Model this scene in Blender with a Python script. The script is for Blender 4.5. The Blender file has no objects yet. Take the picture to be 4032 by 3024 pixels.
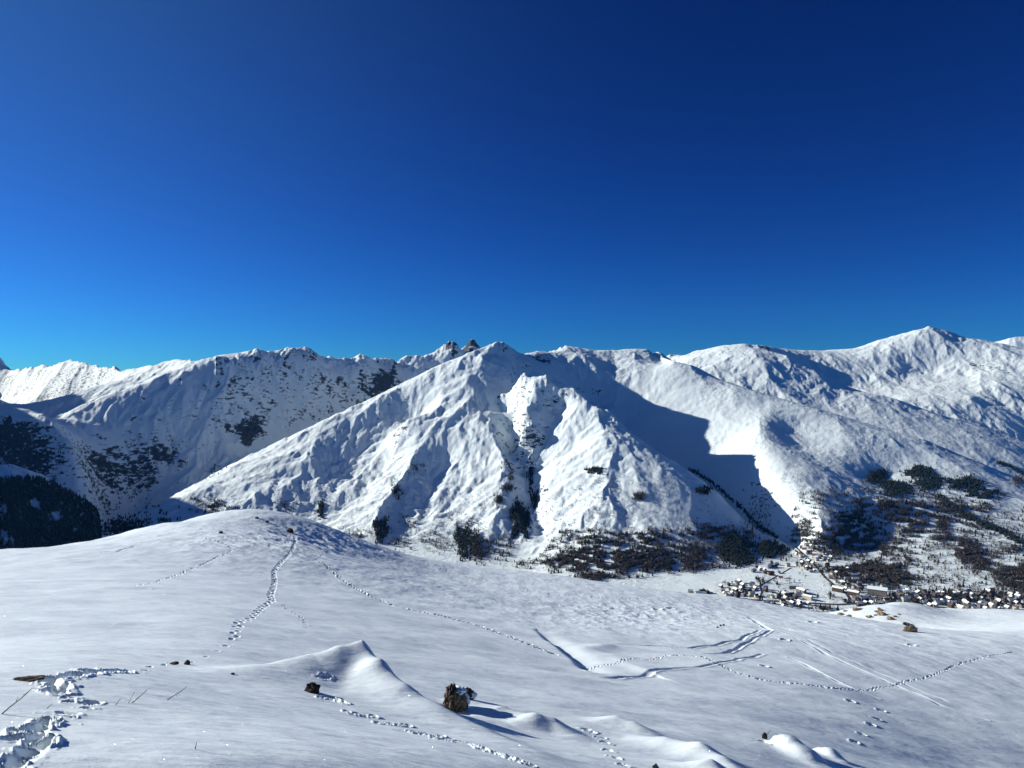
import bpy, math, random
import numpy as np
random.seed(7)
SC = bpy.context.scene
COL = SC.collection
R = math.radians
F = 2912.0          # focal length in photo pixels (4032 wide)
CX, CY = 2016.0, 1512.0

# ------------------------------------------------------------------ camera
cam_d = bpy.data.cameras.new('camera')
cam = bpy.data.objects.new('camera', cam_d); COL.objects.link(cam)
cam.location = (0, 0, 0); cam.rotation_euler = (R(90), 0, 0)
cam_d.sensor_width = 36.0; cam_d.lens = 36.0 * F / 4032.0
cam_d.clip_start = 0.1; cam_d.clip_end = 60000
SC.camera = cam
# ------------------------------------------------------------------ light
SUN_AZ, SUN_EL = R(-71), R(20.5)          # azimuth from +Y, negative = left
to_sun = (math.sin(SUN_AZ)*math.cos(SUN_EL), math.cos(SUN_AZ)*math.cos(SUN_EL), math.sin(SUN_EL))
sd = bpy.data.lights.new('sun', 'SUN'); sd.energy = 5.0; sd.angle = R(0.53); sd.color = (1.0, 0.985, 0.955)
sun = bpy.data.objects.new('sun', sd); COL.objects.link(sun)
from mathutils import Vector
sun.rotation_euler = Vector(to_sun).to_track_quat('Z', 'Y').to_euler()
W = bpy.data.worlds.new('World'); SC.world = W; W.use_nodes = True
wn = W.node_tree; wn.nodes.clear()
sky = wn.nodes.new('ShaderNodeTexSky'); sky.sky_type = 'NISHITA'; sky.sun_disc = False
sky.sun_elevation = SUN_EL; sky.sun_rotation = SUN_AZ
sky.altitude = 2400; sky.air_density = 1.0; sky.dust_density = 0.0; sky.ozone_density = 3.0
# deep winter blue of thin high air: the sky's own colour, each channel taken to a power and scaled
sc1 = wn.nodes.new('ShaderNodeVectorMath'); sc1.operation = 'SCALE'; sc1.inputs['Scale'].default_value = .1
sep = wn.nodes.new('ShaderNodeSeparateXYZ'); cmb = wn.nodes.new('ShaderNodeCombineXYZ')
wn.links.new(sky.outputs[0], sc1.inputs[0]); wn.links.new(sc1.outputs[0], sep.inputs[0])
for ch_, (g_, a_) in enumerate(((1.9, .95), (1.78, 4.1), (1.60, 7.8))):
    pw = wn.nodes.new('ShaderNodeMath'); pw.operation = 'POWER'; pw.inputs[1].default_value = g_
    ml = wn.nodes.new('ShaderNodeMath'); ml.operation = 'MULTIPLY'; ml.inputs[1].default_value = a_
    wn.links.new(sep.outputs[ch_], pw.inputs[0]); wn.links.new(pw.outputs[0], ml.inputs[0]); wn.links.new(ml.outputs[0], cmb.inputs[ch_])
# the brighter air on the sun's side
tcw = wn.nodes.new('ShaderNodeTexCoord'); dt = wn.nodes.new('ShaderNodeVectorMath'); dt.operation = 'DOT_PRODUCT'; dt.inputs[1].default_value = to_sun
wn.links.new(tcw.outputs['Generated'], dt.inputs[0])
mxx = wn.nodes.new('ShaderNodeMath'); mxx.operation = 'MAXIMUM'; mxx.inputs[1].default_value = 0; wn.links.new(dt.outputs['Value'], mxx.inputs[0])
p3 = wn.nodes.new('ShaderNodeMath'); p3.operation = 'POWER'; p3.inputs[1].default_value = 3.2; wn.links.new(mxx.outputs[0], p3.inputs[0])
p3b = wn.nodes.new('ShaderNodeMath'); p3b.operation = 'MINIMUM'; p3b.inputs[1].default_value = .75; wn.links.new(p3.outputs[0], p3b.inputs[0])
glw = wn.nodes.new('ShaderNodeVectorMath'); glw.operation = 'SCALE'; glw.inputs[0].default_value = (.30, .85, 1.05); wn.links.new(p3b.outputs[0], glw.inputs['Scale'])
addw = wn.nodes.new('ShaderNodeVectorMath'); addw.operation = 'ADD'; wn.links.new(cmb.outputs[0], addw.inputs[0]); wn.links.new(glw.outputs[0], addw.inputs[1])
bg = wn.nodes.new('ShaderNodeBackground'); bg.inputs[1].default_value = 0.10
wo = wn.nodes.new('ShaderNodeOutputWorld')
wn.links.new(addw.outputs[0], bg.inputs[0]); wn.links.new(bg.outputs[0], wo.inputs[0])
SC.view_settings.view_transform = 'Standard'; SC.view_settings.look = 'None'
SC.view_settings.exposure = 0.42; SC.view_settings.gamma = 1.0
SC.cycles.max_bounces = 4

# ------------------------------------------------------------------ numeric helpers
def hash2(ix, iy, seed):
    n = (ix.astype(np.int64)*374761393 + iy.astype(np.int64)*668265263 + seed*1442695041) & 0xffffffff
    n = ((n ^ (n >> 13)) * 1274126177) & 0xffffffff
    return ((n ^ (n >> 16)) & 0xffffff).astype(np.float32) / np.float32(0xffffff)
def pnoise(x, y, seed=0):
    ix = np.floor(x); iy = np.floor(y); fx = (x-ix).astype(np.float32); fy = (y-iy).astype(np.float32)
    ix = ix.astype(np.int64); iy = iy.astype(np.int64)
    u = fx*fx*fx*(fx*(fx*6-15)+10); v = fy*fy*fy*(fy*(fy*6-15)+10)
    def g(dx, dy):
        a = hash2(ix+dx, iy+dy, seed)*np.float32(2*np.pi)
        return np.cos(a)*(fx-dx) + np.sin(a)*(fy-dy)
    a = g(0,0); b = g(1,0); c = g(0,1); d = g(1,1)
    return (a + (b-a)*u + (c-a)*v + (a-b-c+d)*u*v)*1.5
def fbm(x, y, octs=4, seed=0, gain=.5):
    s = 0; a = 1.0
    for k in range(octs):
        s = s + a*pnoise(x*2**k, y*2**k, seed+k*17); a *= gain
    return s
def sstep(a, b, x):
    t = np.clip((x-a)/(b-a), 0, 1); return t*t*(3-2*t)
def rbf_fit(P, val, c):
    d = np.sqrt(((P[:,None,:]-P[None,:,:])**2).sum(-1) + c*c)
    n = len(P); Q = np.c_[np.ones(n), P]
    A = np.zeros((n+3, n+3)); A[:n,:n] = -d + np.eye(n)*1e-4; A[:n,n:] = Q; A[n:,:n] = Q.T
    w = np.linalg.solve(A, np.r_[val, 0, 0, 0])
    def ev(G):
        out = np.empty(len(G))
        P32 = P.astype(np.float32); w32 = (-w[:n]).astype(np.float32)
        for i in range(0, len(G), 20000):
            g = G[i:i+20000].astype(np.float32)
            dx = g[:,0:1]-P32[None,:,0]; dy = g[:,1:2]-P32[None,:,1]
            out[i:i+20000] = np.sqrt(dx*dx+dy*dy+np.float32(c*c)) @ w32
        return out + w[n] + G @ w[n+1:]
    return ev
def cubic_matrix(xs, x0, x1, n):
    t = (np.asarray(xs)-x0)/(x1-x0)*(n-1); i = np.clip(np.floor(t).astype(int), 1, n-3); f = t-i
    M = np.zeros((len(t), n)); r = np.arange(len(t))
    M[r,i-1] += -.5*f+f*f-.5*f**3; M[r,i] += 1-2.5*f*f+1.5*f**3
    M[r,i+1] += .5*f+2*f*f-1.5*f**3; M[r,i+2] += -.5*f*f+.5*f**3
    return M

class Sheet:
    """terrain sampled on fans round the viewpoint: fine where it is near, coarse far off"""
    def __init__(s, us, ys):
        s.us = np.asarray(us); s.ys = np.asarray(ys); s.v = np.log(s.ys)
        s.U, s.Y = np.meshgrid(s.us, s.ys, indexing='ij'); s.X = s.U*s.Y
        s.Z = np.zeros_like(s.X)
    def grad(s, Z=None):
        Z = s.Z if Z is None else Z
        zu = np.gradient(Z, s.us, axis=0); zv = np.gradient(Z, s.v, axis=1)
        return zu/s.Y, (zv - s.U*zu)/s.Y
    def hit(s, px, py):
        """first ground point met by the line of sight through photo pixel (px, py)"""
        px = np.atleast_1d(np.asarray(px, float)); py = np.atleast_1d(np.asarray(py, float))
        ui = np.interp((px-CX)/F, s.us, np.arange(len(s.us))); i = np.clip(ui.astype(int), 0, len(s.us)-2); f = (ui-i)[:,None]
        sl = (s.Z[i]*(1-f)+s.Z[i+1]*f)/s.ys[None,:]
        tgt = (CY-py)/F
        m = sl >= tgt[:,None]; j = np.clip(m.argmax(1), 1, None); ok = m.any(1)
        a = sl[np.arange(len(j)), j-1]; b = sl[np.arange(len(j)), j]
        t = np.clip((tgt-a)/np.where(abs(b-a) < 1e-9, 1e-9, b-a), 0, 1)
        y = np.exp(s.v[j-1]*(1-t)+s.v[j]*t); return (px-CX)/F*y, y, tgt*y, ok
    def z_at(s, x, y):
        x = np.atleast_1d(np.asarray(x, float)); y = np.atleast_1d(np.asarray(y, float))
        a = np.interp(x/y, s.us, np.arange(len(s.us))); b = np.interp(np.log(y), s.v, np.arange(len(s.v)))
        i = np.clip(a.astype(int), 0, len(s.us)-2); j = np.clip(b.astype(int), 0, len(s.v)-2); f = a-i; g = b-j
        return (s.Z[i,j]*(1-f)+s.Z[i+1,j]*f)*(1-g) + (s.Z[i,j+1]*(1-f)+s.Z[i+1,j+1]*f)*g
    def mesh(s, name, mat, attrs=None, mask=None):
        nu, nv = s.X.shape
        co = np.stack([s.X, s.Y, s.Z], -1).reshape(-1, 3).astype(np.float32)
        idx = np.arange(nu*nv).reshape(nu, nv)
        q = np.stack([idx[:-1,:-1], idx[1:,:-1], idx[1:,1:], idx[:-1,1:]], -1)
        q = q.reshape(-1, 4) if mask is None else q[mask]
        used, inv = np.unique(q, return_inverse=True); q = inv.reshape(-1, 4)
        me = bpy.data.meshes.new(name)
        me.vertices.add(len(used)); me.vertices.foreach_set('co', co[used].ravel())
        me.loops.add(q.size); me.loops.foreach_set('vertex_index', q.ravel().astype(np.int32))
        me.polygons.add(len(q)); me.polygons.foreach_set('loop_start', np.arange(0, q.size, 4, dtype=np.int32))
        me.polygons.foreach_set('use_smooth', np.ones(len(q), bool))
        me.update(calc_edges=True)
        for k, a in (attrs or {}).items():
            at = me.attributes.new(k, 'FLOAT', 'POINT'); at.data.foreach_set('value', a.ravel()[used].astype(np.float32))
        me.materials.append(mat)
        o = bpy.data.objects.new(name, me); COL.objects.link(o); return o

def px_of(x, y, z): return CX + F*x/y, CY - F*z/y

# ------------------------------------------------------------------ materials
def new_mat(name):
    m = bpy.data.materials.new(name); m.use_nodes = True; nt = m.node_tree
    return m, nt, nt.nodes['Principled BSDF']
def N(nt, t, **kw):
    n = nt.nodes.new(t)
    for k, v in kw.items():
        if k in n.inputs: n.inputs[k].default_value = v
        else: setattr(n, k, v)
    return n
def noise(nt, scale, detail=4, rough=.55, vec=None):
    n = N(nt, 'ShaderNodeTexNoise'); n.inputs['Scale'].default_value = scale
    n.inputs['Detail'].default_value = detail; n.inputs['Roughness'].default_value = rough
    if vec: nt.links.new(vec, n.inputs['Vector'])
    return n.outputs[0]
def math_(nt, op, a, b=None, c=None):
    n = N(nt, 'ShaderNodeMath', operation=op)
    for i, v in enumerate((a, b, c)):
        if v is None: continue
        if isinstance(v, (int, float)): n.inputs[i].default_value = v
        else: nt.links.new(v, n.inputs[i])
    return n.outputs[0]
def ramp(nt, fac, stops):
    n = N(nt, 'ShaderNodeValToRGB'); cr = n.color_ramp
    while len(cr.elements) < len(stops): cr.elements.new(.5)
    for e, (p, c) in zip(cr.elements, stops): e.position = p; e.color = (c[0], c[1], c[2], 1)
    nt.links.new(fac, n.inputs[0]); return n.outputs[0]
def mixc(nt, fac, a, b):
    n = N(nt, 'ShaderNodeMix', data_type='RGBA')
    for s, v in ((n.inputs[0], fac), (n.inputs[6], a), (n.inputs[7], b)):
        if isinstance(v, (int, float)): s.default_value = v
        elif isinstance(v, tuple): s.default_value = (*v, 1)
        else: nt.links.new(v, s)
    return n.outputs[2]

def snow_rock_material():
    m, nt, b = new_mat('mountain_snow_and_rock')
    geo = N(nt, 'ShaderNodeNewGeometry'); at = N(nt, 'ShaderNodeAttribute', attribute_name='rock')
    pos = geo.outputs['Position']
    mp = N(nt, 'ShaderNodeMapping'); mp.inputs['Scale'].default_value = (1, 1, 2.2); nt.links.new(pos, mp.inputs[0])
    n1 = noise(nt, .03, 7, .72, mp.outputs[0])
    rk = math_(nt, 'ADD', at.outputs['Fac'], math_(nt, 'MULTIPLY', math_(nt, 'SUBTRACT', n1, .5), 2.2))
    fac = math_(nt, 'MULTIPLY', math_(nt, 'SUBTRACT', rk, .48), 9.0)
    cl = N(nt, 'ShaderNodeClamp'); nt.links.new(fac, cl.inputs[0])
    rc = ramp(nt, noise(nt, .05, 5, .6, pos), [(.3, (.020,.024,.029)), (.7, (.068,.074,.082))])
    col = mixc(nt, cl.outputs[0], (.80,.90,.905), rc)
    nt.links.new(col, b.inputs['Base Color'])
    b.inputs['Roughness'].default_value = .75; b.inputs['Specular IOR Level'].default_value = .2
    bp = N(nt, 'ShaderNodeBump'); bp.inputs['Strength'].default_value = .8; bp.inputs['Distance'].default_value = 1.0
    msk = N(nt, 'ShaderNodeMapRange'); msk.inputs['From Min'].default_value = .42; msk.inputs['From Max'].default_value = .62; msk.inputs['To Min'].default_value = 1.6; msk.inputs['To Max'].default_value = 8.0
    nt.links.new(noise(nt, .0045, 3, .5, pos), msk.inputs[0])
    h = math_(nt, 'MULTIPLY', noise(nt, .04, 9, .66, pos), msk.outputs[0])
    nt.links.new(h, bp.inputs['Height']); nt.links.new(bp.outputs[0], b.inputs['Normal'])
    return m
M_MOUNT = snow_rock_material()

# ------------------------------------------------------------------ mountains: crest and valley lines, each point (photo column, photo row, distance)
LINES = {
 'c1': [(1960,1345,4300),(1860,1385,4250),(1700,1452,4150),(1540,1530,4050),(1350,1622,3900),(1200,1690,3780),(1000,1790,3600),(860,1860,3480),(730,1925,3330),(600,2000,3150),(480,2080,3000),(400,2150,2900)],
 'c2': [(1960,1345,4300),(1985,1375,4250),(2000,1425,4150),(1960,1475,4020),(1880,1525,3880),(1800,1575,3780),(1700,1625,3700),(1600,1660,3620)],
 'c3': [(2050,1475,3820),(2100,1492,3750),(2150,1485,3730),(2200,1528,3680),(2270,1545,3640),(2330,1590,3560),(2400,1625,3480),(2480,1700,3370),(2620,1800,3240),(2750,1885,3120),(2850,1965,3010),(2920,2040,2920),(3000,2100,2840),(3060,2118,2780),(3100,2150,2745)],
 'c4': [(1960,1345,4300),(2010,1372,4400),(2050,1398,4550),(2110,1388,4700),(2160,1390,4800),(2220,1368,4950),(2300,1405,5100),(2360,1412,5300)],
 'c5': [(1960,1620,3700),(1955,1700,3510),(1985,1785,3340),(2012,1860,3210),(2028,1955,3035),(2040,2075,2805)],
 'c6': [(2220,1600,3590),(2200,1700,3440),(2170,1790,3300),(2145,1862,3170),(2150,1965,2990),(2190,2065,2790),(2200,2160,2590)],
 'c7': [(1640,1770,3420),(1620,1850,3280),(1560,1930,3130),(1480,2020,2950),(1450,2100,2800)],
 'vg1': [(1650,1640,3800),(1560,1680,3750),(1500,1760,3580),(1460,1835,3430),(1400,1915,3270),(1340,2000,3080),(1290,2090,2880)],
 'vg0': [(1985,1610,3760),(2010,1680,3620),(2045,1770,3450),(2085,1872,3250),(2100,1972,3060),(2110,2072,2850),(2090,2180,2620),(2070,2262,2400)],
 'vg3': [(2175,1590,3620),(2155,1680,3490),(2120,1785,3350),(2090,1865,3250)],
 'c8': [(2100,1495,3740),(2080,1560,3640),(2062,1625,3540),(2055,1700,3440),(2075,1790,3340)],
 'vg2': [(1780,1790,3400),(1740,1860,3290),(1690,1940,3140),(1640,2020,2990),(1600,2110,2800)],
 'vb': [(2060,1520,4050),(2040,1560,3900)],
 'v1': [(1900,1620,5400),(1750,1690,5150),(1500,1745,4750),(1300,1775,4450),(1100,1800,4200),(950,1812,4050),(800,1850,3980),(700,1880,3930),(600,1920,3880),(542,1946,3850),(500,1985,3780),(440,2050,3650),(400,2120,3500),(350,2250,3200)],
 'bk': [(-100,1640,10300),(60,1640,10000),(200,1640,9300),(300,1640,8700),(400,1640,8200),(560,1640,7300),(700,1640,6500),(850,1640,5500),(1000,1640,5600),(1300,1640,6100),(1700,1640,6700),(1900,1640,6800),(2200,1640,6200),(2400,1600,6300)],
 'bk5': [(130,1535,8050),(60,1560,8300),(0,1560,8650),(-60,1560,8700),(-120,1580,8400),(-120,1600,7900),(60,1600,7800)],
 'bk4': [(20,1570,9800),(60,1560,9350),(95,1550,9150),(130,1545,8850),(200,1555,8600),(250,1545,8300),(290,1545,8000),(340,1550,7800)],
 'bk2': [(2500,1560,8000),(2900,1560,8400),(3200,1560,9000),(3700,1560,9000),(3900,1500,8700),(4100,1500,8600),(4300,1500,8500)],
 'bk3': [(3800,1560,10400),(4300,1560,10400)],
 'toe': [(200,2350,2250),(800,2330,2250),(1400,2320,2250),(2000,2295,2250),(2300,2290,2250),(2600,2258,2345),(2800,2248,2380),(2950,2225,2450),(3050,2190,2580),(3120,2158,2715)],
 'v2': [(2330,1600,4280),(2350,1620,4180),(2480,1745,3860),(2620,1875,3560),(2750,1960,3330),(2900,2060,3060),(3000,2108,2890),(3130,2150,2755)],
 'r1': [(2360,1412,5300),(2420,1407,5400),(2500,1397,5300),(2540,1387,5150),(2580,1378,5000),(2590,1405,4850),(2600,1432,4680),(2665,1425,4560),(2720,1440,4480),(2780,1480,4380),(2850,1505,4300),(2932,1528,4200),(3050,1565,4080),(3220,1612,3920),(3340,1647,3850),(3480,1687,3780),(3640,1732,3660),(3780,1790,3580),(3900,1840,3480),(4032,1895,3400),(4300,2000,3250)],
 'r2': [(3000,1600,3950),(3000,1660,3750),(3000,1760,3480),(3015,1850,3230),(3080,1930,3040),(3180,2010,2860),(3240,2100,2690)],
 'r2v': [(3120,1688,3740),(3170,1764,3520),(3290,1870,3200),(3430,1980,2970)],
 'rf': [(3500,1870,3350),(3700,1960,3100),(3900,2010,2980),(4100,2080,2820),(3600,2150,2650),(3900,2200,2520),(3400,2150,2700)],
 'rtoe': [(3180,2190,2580),(3250,2225,2450),(3350,2270,2305),(3500,2310,2190),(3700,2330,2136),(4032,2330,2136),(4300,2330,2136)],
 'v3': [(2640,1480,5700),(2700,1500,5600),(2850,1560,5300),(3000,1640,5000),(3220,1720,4700),(3480,1790,4450),(3780,1880,4150),(4032,1960,4000),(4300,2050,3850)],
 'm3': [(2640,1395,6600),(2700,1402,6600),(2740,1383,6600),(2800,1373,6600),(2870,1362,6500),(2900,1368,6500),(2950,1357,6400),(3000,1375,6200),(3060,1390,6100),(3100,1402,6000),(3150,1435,5900),(3230,1468,5800),(3280,1503,5700),(3355,1538,5600),(3480,1558,5500),(3553,1580,5450),(3653,1618,5350),(3777,1657,5250),(3900,1692,5150),(4032,1735,5050),(4300,1830,4900)],
 'm3b': [(2960,1358,7400),(3005,1360,7400),(3035,1380,7300)],
 'v4': [(3050,1470,7000),(3150,1510,6950),(3300,1560,6600),(3450,1590,6350),(3560,1590,6250),(3700,1662,5850),(3900,1728,5650),(4032,1785,5550),(4300,1880,5450)],
 'vg4': [(3560,1590,6250),(3600,1535,6700),(3630,1470,7200)],
 'm4': [(3050,1380,8200),(3120,1387,8000),(3200,1388,8000),(3280,1383,8000),(3370,1378,8000),(3450,1345,8000),(3540,1320,8000),(3620,1300,8000),(3660,1287,8000),(3700,1300,8000),(3760,1315,8000),(3810,1335,7900),(3870,1340,7800),(3950,1355,7600),(4032,1372,7500),(4300,1390,7300)],
 'm4f': [(3800,1480,7000),(3950,1500,6700),(4100,1540,6500),(3800,1580,6300)],
 'm5': [(3900,1350,9500),(3950,1340,9500),(4000,1327,9500),(4060,1325,9500),(4300,1340,9500)],
 'l1': [(a, b, 4600+(a-850)*1.48) for a, b in ((850,1408),(900,1412),(960,1405),(985,1398),(1020,1380),(1055,1390),(1100,1390),(1150,1370),(1185,1373),(1215,1368),(1250,1398),(1290,1410),(1300,1405),(1320,1414),(1400,1410),(1425,1395),(1450,1413),(1530,1412),(1545,1416),(1560,1430),(1600,1407),(1640,1401),(1655,1406),(1700,1392),(1740,1372),(1765,1350),(1780,1345),(1800,1360),(1815,1402),(1832,1372),(1850,1345),(1858,1336),(1868,1338),(1876,1360),(1890,1378))],
 'l2': [(-300,1400,9500),(0,1415,9500),(20,1435,9300),(60,1467,9000),(130,1447,8500),(185,1440,8300),(205,1450,8200),(230,1445,8100),(260,1440,7900),(290,1422,7700),(340,1432,7500),(400,1452,7200),(480,1462,6900),(560,1462,6500),(600,1445,6200),(620,1442,6100),(700,1442,5700),(740,1430,5400),(790,1420,5050),(850,1408,4680)],
 'l3': [(850,1408,4620),(790,1425,4590),(700,1455,4550),(650,1470,4500),(580,1500,4430),(480,1540,4330),(420,1560,4280),(350,1590,4220),(250,1630,4150),(180,1655,4100)],
 'l4': [(560,1475,5500),(480,1495,5300),(380,1520,5100),(250,1565,4900),(170,1592,4800),(70,1615,4700)],
 'vl': [(650,1500,5000),(580,1530,4850),(480,1570,4720),(350,1620,4560),(200,1680,4400),(100,1720,4300)],
 'l5': [(-300,1560,4000),(0,1605,3850),(75,1611,3800),(139,1633,3750),(200,1660,3700),(290,1760,3620),(340,1880,3560)],
 'l6': [(-400,1880,3150),(0,1887,3000),(119,1872,2950),(199,1892,2900),(278,1936,2850),(348,1976,2800),(388,2016,2750),(400,2060,2700),(410,2150,2600)],
 'vl6': [(-300,1960,3450),(0,1960,3450),(200,1990,3450),(330,2070,3430)],
 'v5': [(-200,1640,7400),(0,1620,7400),(150,1600,7300),(300,1560,7200),(420,1530,7000)],
 'fl': [(px, 1512+F*600/Y, Y) for Y in (1300, 1750) for px in range(-3200, 5001, 400)] + [(px,1512+F*602/2120, 2120) for px in (2500,2800,3100,3400)] + [(px,1512+F*601/2300, 2300) for px in (2750,3000,3200)],
 # unseen high ground added left of frame, heights set to shade the left slopes
 'off': [(u*F+CX, CY-F*(z+dz)/y, y) for u, dz in ((-.847,0),(-1.05,150)) for y, z in ((2900,50),(3250,150),(3600,200),(4100,235),(4500,330),(5000,490),(5300,570),(5600,640),(6000,720),(6600,800),(7200,640),(8000,480),(9000,250),(10500,-50),(12000,-200))] + [(-2600,1100,6000),(-2600,1700,4200),(-3000,2300,2400)],
 'gap': [(-60,1610,5200),(-60,1610,6200),(-60,1600,7500),(100,1610,6000),(300,1600,6300),(150,1610,6900),(450,1580,5950),(560,1550,5800)],
 'far': [(px, 1560, 12000) for px in range(-3200, 5001, 500)],
}
P = []
for k, L in LINES.items():
    L = [np.array(((a-CX)/F, math.log(c), (CY-b)/F*c)) for a, b, c in L]
    if k in ('fl', 'off', 'far', 'rf', 'm4f', 'gap'): P += L; continue
    for a, b in zip(L[:-1], L[1:]):
        n = max(1, int(np.hypot(*(b-a)[:2])/.02))
        P += [a+(b-a)*t/n for t in range(n)]
    P.append(L[-1])
P = np.array(P)
_, ui = np.unique(np.round(P[:,:2], 4), axis=0, return_index=True); P = P[ui]
ev = rbf_fit(P[:,:2], P[:,2], .006)
u0, u1, v0, v1 = -1.9, 1.05, math.log(1300), math.log(12500)
nu, nv = 800, 340
gu, gv = np.meshgrid(np.linspace(u0, u1, nu), np.linspace(v0, v1, nv), indexing='ij')
Zc = ev(np.c_[gu.ravel(), gv.ravel()]).reshape(nu, nv)
us = np.r_[np.linspace(-1.85, -.76, 110)[:-1], np.linspace(-.76, .76, 1450), np.linspace(.76, 1.02, 40)[1:]]
ys = np.exp(np.linspace(math.log(1310), math.log(12300), 900))
T = Sheet(us, ys)
T.Z = cubic_matrix(T.us, u0, u1, nu) @ Zc @ cubic_matrix(T.v, v0, v1, nv).T
Z0 = T.Z.copy()

def erode(T, lams, amp, seed=3):
    """gullies that follow the fall line and branch from octave to octave"""
    gx, gy = T.grad()
    sl = np.hypot(gx, gy)
    k = sstep(.10, .45, sl)
    dx, dy = (-gy/(sl+.15)).astype(np.float32), (gx/(sl+.15)).astype(np.float32)
    gx = (gx/(sl+.05)).astype(np.float32); gy = (gy/(sl+.05)).astype(np.float32)
    out = np.zeros(T.X.shape, np.float32)
    for o, lam in enumerate(lams):
        x = T.X/lam; y = T.Y/lam
        ix = np.floor(x); iy = np.floor(y); fx = (x-ix).astype(np.float32); fy = (y-iy).astype(np.float32)
        ix = ix.astype(np.int64); iy = iy.astype(np.int64)
        va = np.zeros_like(out); da = np.zeros_like(out); wt = np.zeros_like(out)
        for i in (-1, 0, 1):
            for j in (-1, 0, 1):
                ox = hash2(ix+i, iy+j, seed+o)*.8+.1; oy = hash2(ix+i, iy+j, seed+o+50)*.8+.1
                px = fx-i-ox; py = fy-j-oy
                w = np.exp(-(px*px+py*py)*2.2); ph = hash2(ix+i, iy+j, seed+o+90)*1.5
                m = (px*dx+py*dy)*6.2832*.9+ph
                va += (np.cos(m) if o > 2 else 1.1-2.2*np.abs(np.sin(m/2)))*w; da -= np.sin(m)*w; wt += w
        va /= wt; da /= wt
        out += (va*lam*amp[o]*k).astype(np.float32)
        # steer the finer gullies down the flanks of the coarser ones
        nx = gx + 1.5*da*dx; ny = gy + 1.5*da*dy; q = np.hypot(nx, ny)+.2
        gx, gy = nx/q, ny/q; dx, dy = -gy, gx
    return out
T.Z += erode(T, (420, 210, 105, 52, 26), (.032, .042, .054, .060, .050))
PXX = px_of(T.X, T.Y, Z0)[0]
ef = 1-.72*sstep(2350, 2650, PXX)*sstep(5500, 5000, T.Y)-.30*sstep(2500, 2800, PXX)*sstep(5000, 5500, T.Y)
T.Z = Z0 + (T.Z-Z0)*ef
hill = sstep(-596, -560, T.Z)
T.Z += 11*fbm(T.X/260, T.Y/260, 5, 11, .46)*hill*(.15+.85*ef)
T.Z += 3.2*(.45-np.abs(fbm(T.X/75+5, T.Y/75, 4, 23, .6)))*hill*(.1+.9*ef)
T.Z += 1.1*fbm(T.X/26, T.Y/26, 3, 19, .6)*hill*sstep(-.25, .5, fbm(T.X/330, T.Y/330, 2, 29))

# hold each crest at its surveyed height, spires and notches included
for k, w_ in (('l2',90),('l1',60),('m5',90),('m4',80),('m3b',40),('m3',70),('r1',70),('c4',60),('c1',60),('c3',50),('l3',40),('l4',40)):
    L_ = sorted(LINES[k]) if k != 'r1' else [p for p in LINES[k] if p[0] not in (2580, 2590, 2600)]
    L_ = np.array(sorted(L_), float); i0, i1 = np.searchsorted(T.us, [(L_[0,0]-CX)/F, (L_[-1,0]-CX)/F])
    pxs = T.us[i0:i1]*F+CX
    yc = np.interp(pxs, L_[:,0], L_[:,2]); zc = (CY-np.interp(pxs, L_[:,0], L_[:,1]))/F*yc
    zn = T.z_at(T.us[i0:i1]*yc, yc); dl = (zc-zn)
    ww = w_*(1+.0*dl)[:,None]; q = np.abs(T.ys[None,:]-yc[:,None])/ww
    T.Z[i0:i1] += dl[:,None]*np.exp(-q**1.3)
for k, amp_, w_ in (('l1', 14, 120), ('c4', 14, 60), ('m3b', 8, 60)):
    L_ = np.array(sorted(LINES[k]), float); m_ = (T.us > (L_[0,0]-CX)/F) & (T.us < (L_[-1,0]-CX)/F)
    yc = np.interp(T.us*F+CX, L_[:,0], L_[:,2]); q = np.abs(T.ys[None,:]-yc[:,None])/w_
    T.Z += m_[:,None]*amp_*np.exp(-q**1.5)*(np.abs(pnoise(T.X/38, T.Y/90, 201))+.5*np.abs(pnoise(T.X/15, T.Y/30, 202))-.25)
gx, gy = T.grad(); slope = np.hypot(gx, gy)
# rock shows where the ground is steep, and along the cliff bands seen in the photograph
rock = sstep(.6, 1.3, slope)*.6 - .22 + .16*sstep(.35, .6, slope)*sstep(0, .6, fbm(T.X/120, T.Y/120, 3, 91))
PX, PY = px_of(T.X, T.Y, T.Z)
def blob(px, py, rx, ry, amt, ymin=0, ymax=1e9):
    global rock
    d = ((PX-px)/rx)**2 + ((PY-py)/ry)**2
    rock = rock + amt*np.exp(-d)*((T.Y > ymin) & (T.Y < ymax))
for k_, d_, a_ in (('l1', 330, .42), ('c4', 160, .5), ('m3b', 100, .5), ('m3', 120, .12)):
    L_ = np.array(sorted(LINES[k_]), float); yc = np.interp(T.us*F+CX, L_[:,0], L_[:,2])[:,None]
    inx = ((T.us > (L_[0,0]-CX)/F) & (T.us < (L_[-1,0]-CX)/F))[:,None]
    rock = rock + inx*a_*np.exp(-np.clip(yc-T.Y, 0, 1e9)/d_)*(T.Y < yc+40)*sstep(-.5, .5, fbm(T.X/45, T.Z/160, 3, 95))
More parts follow.
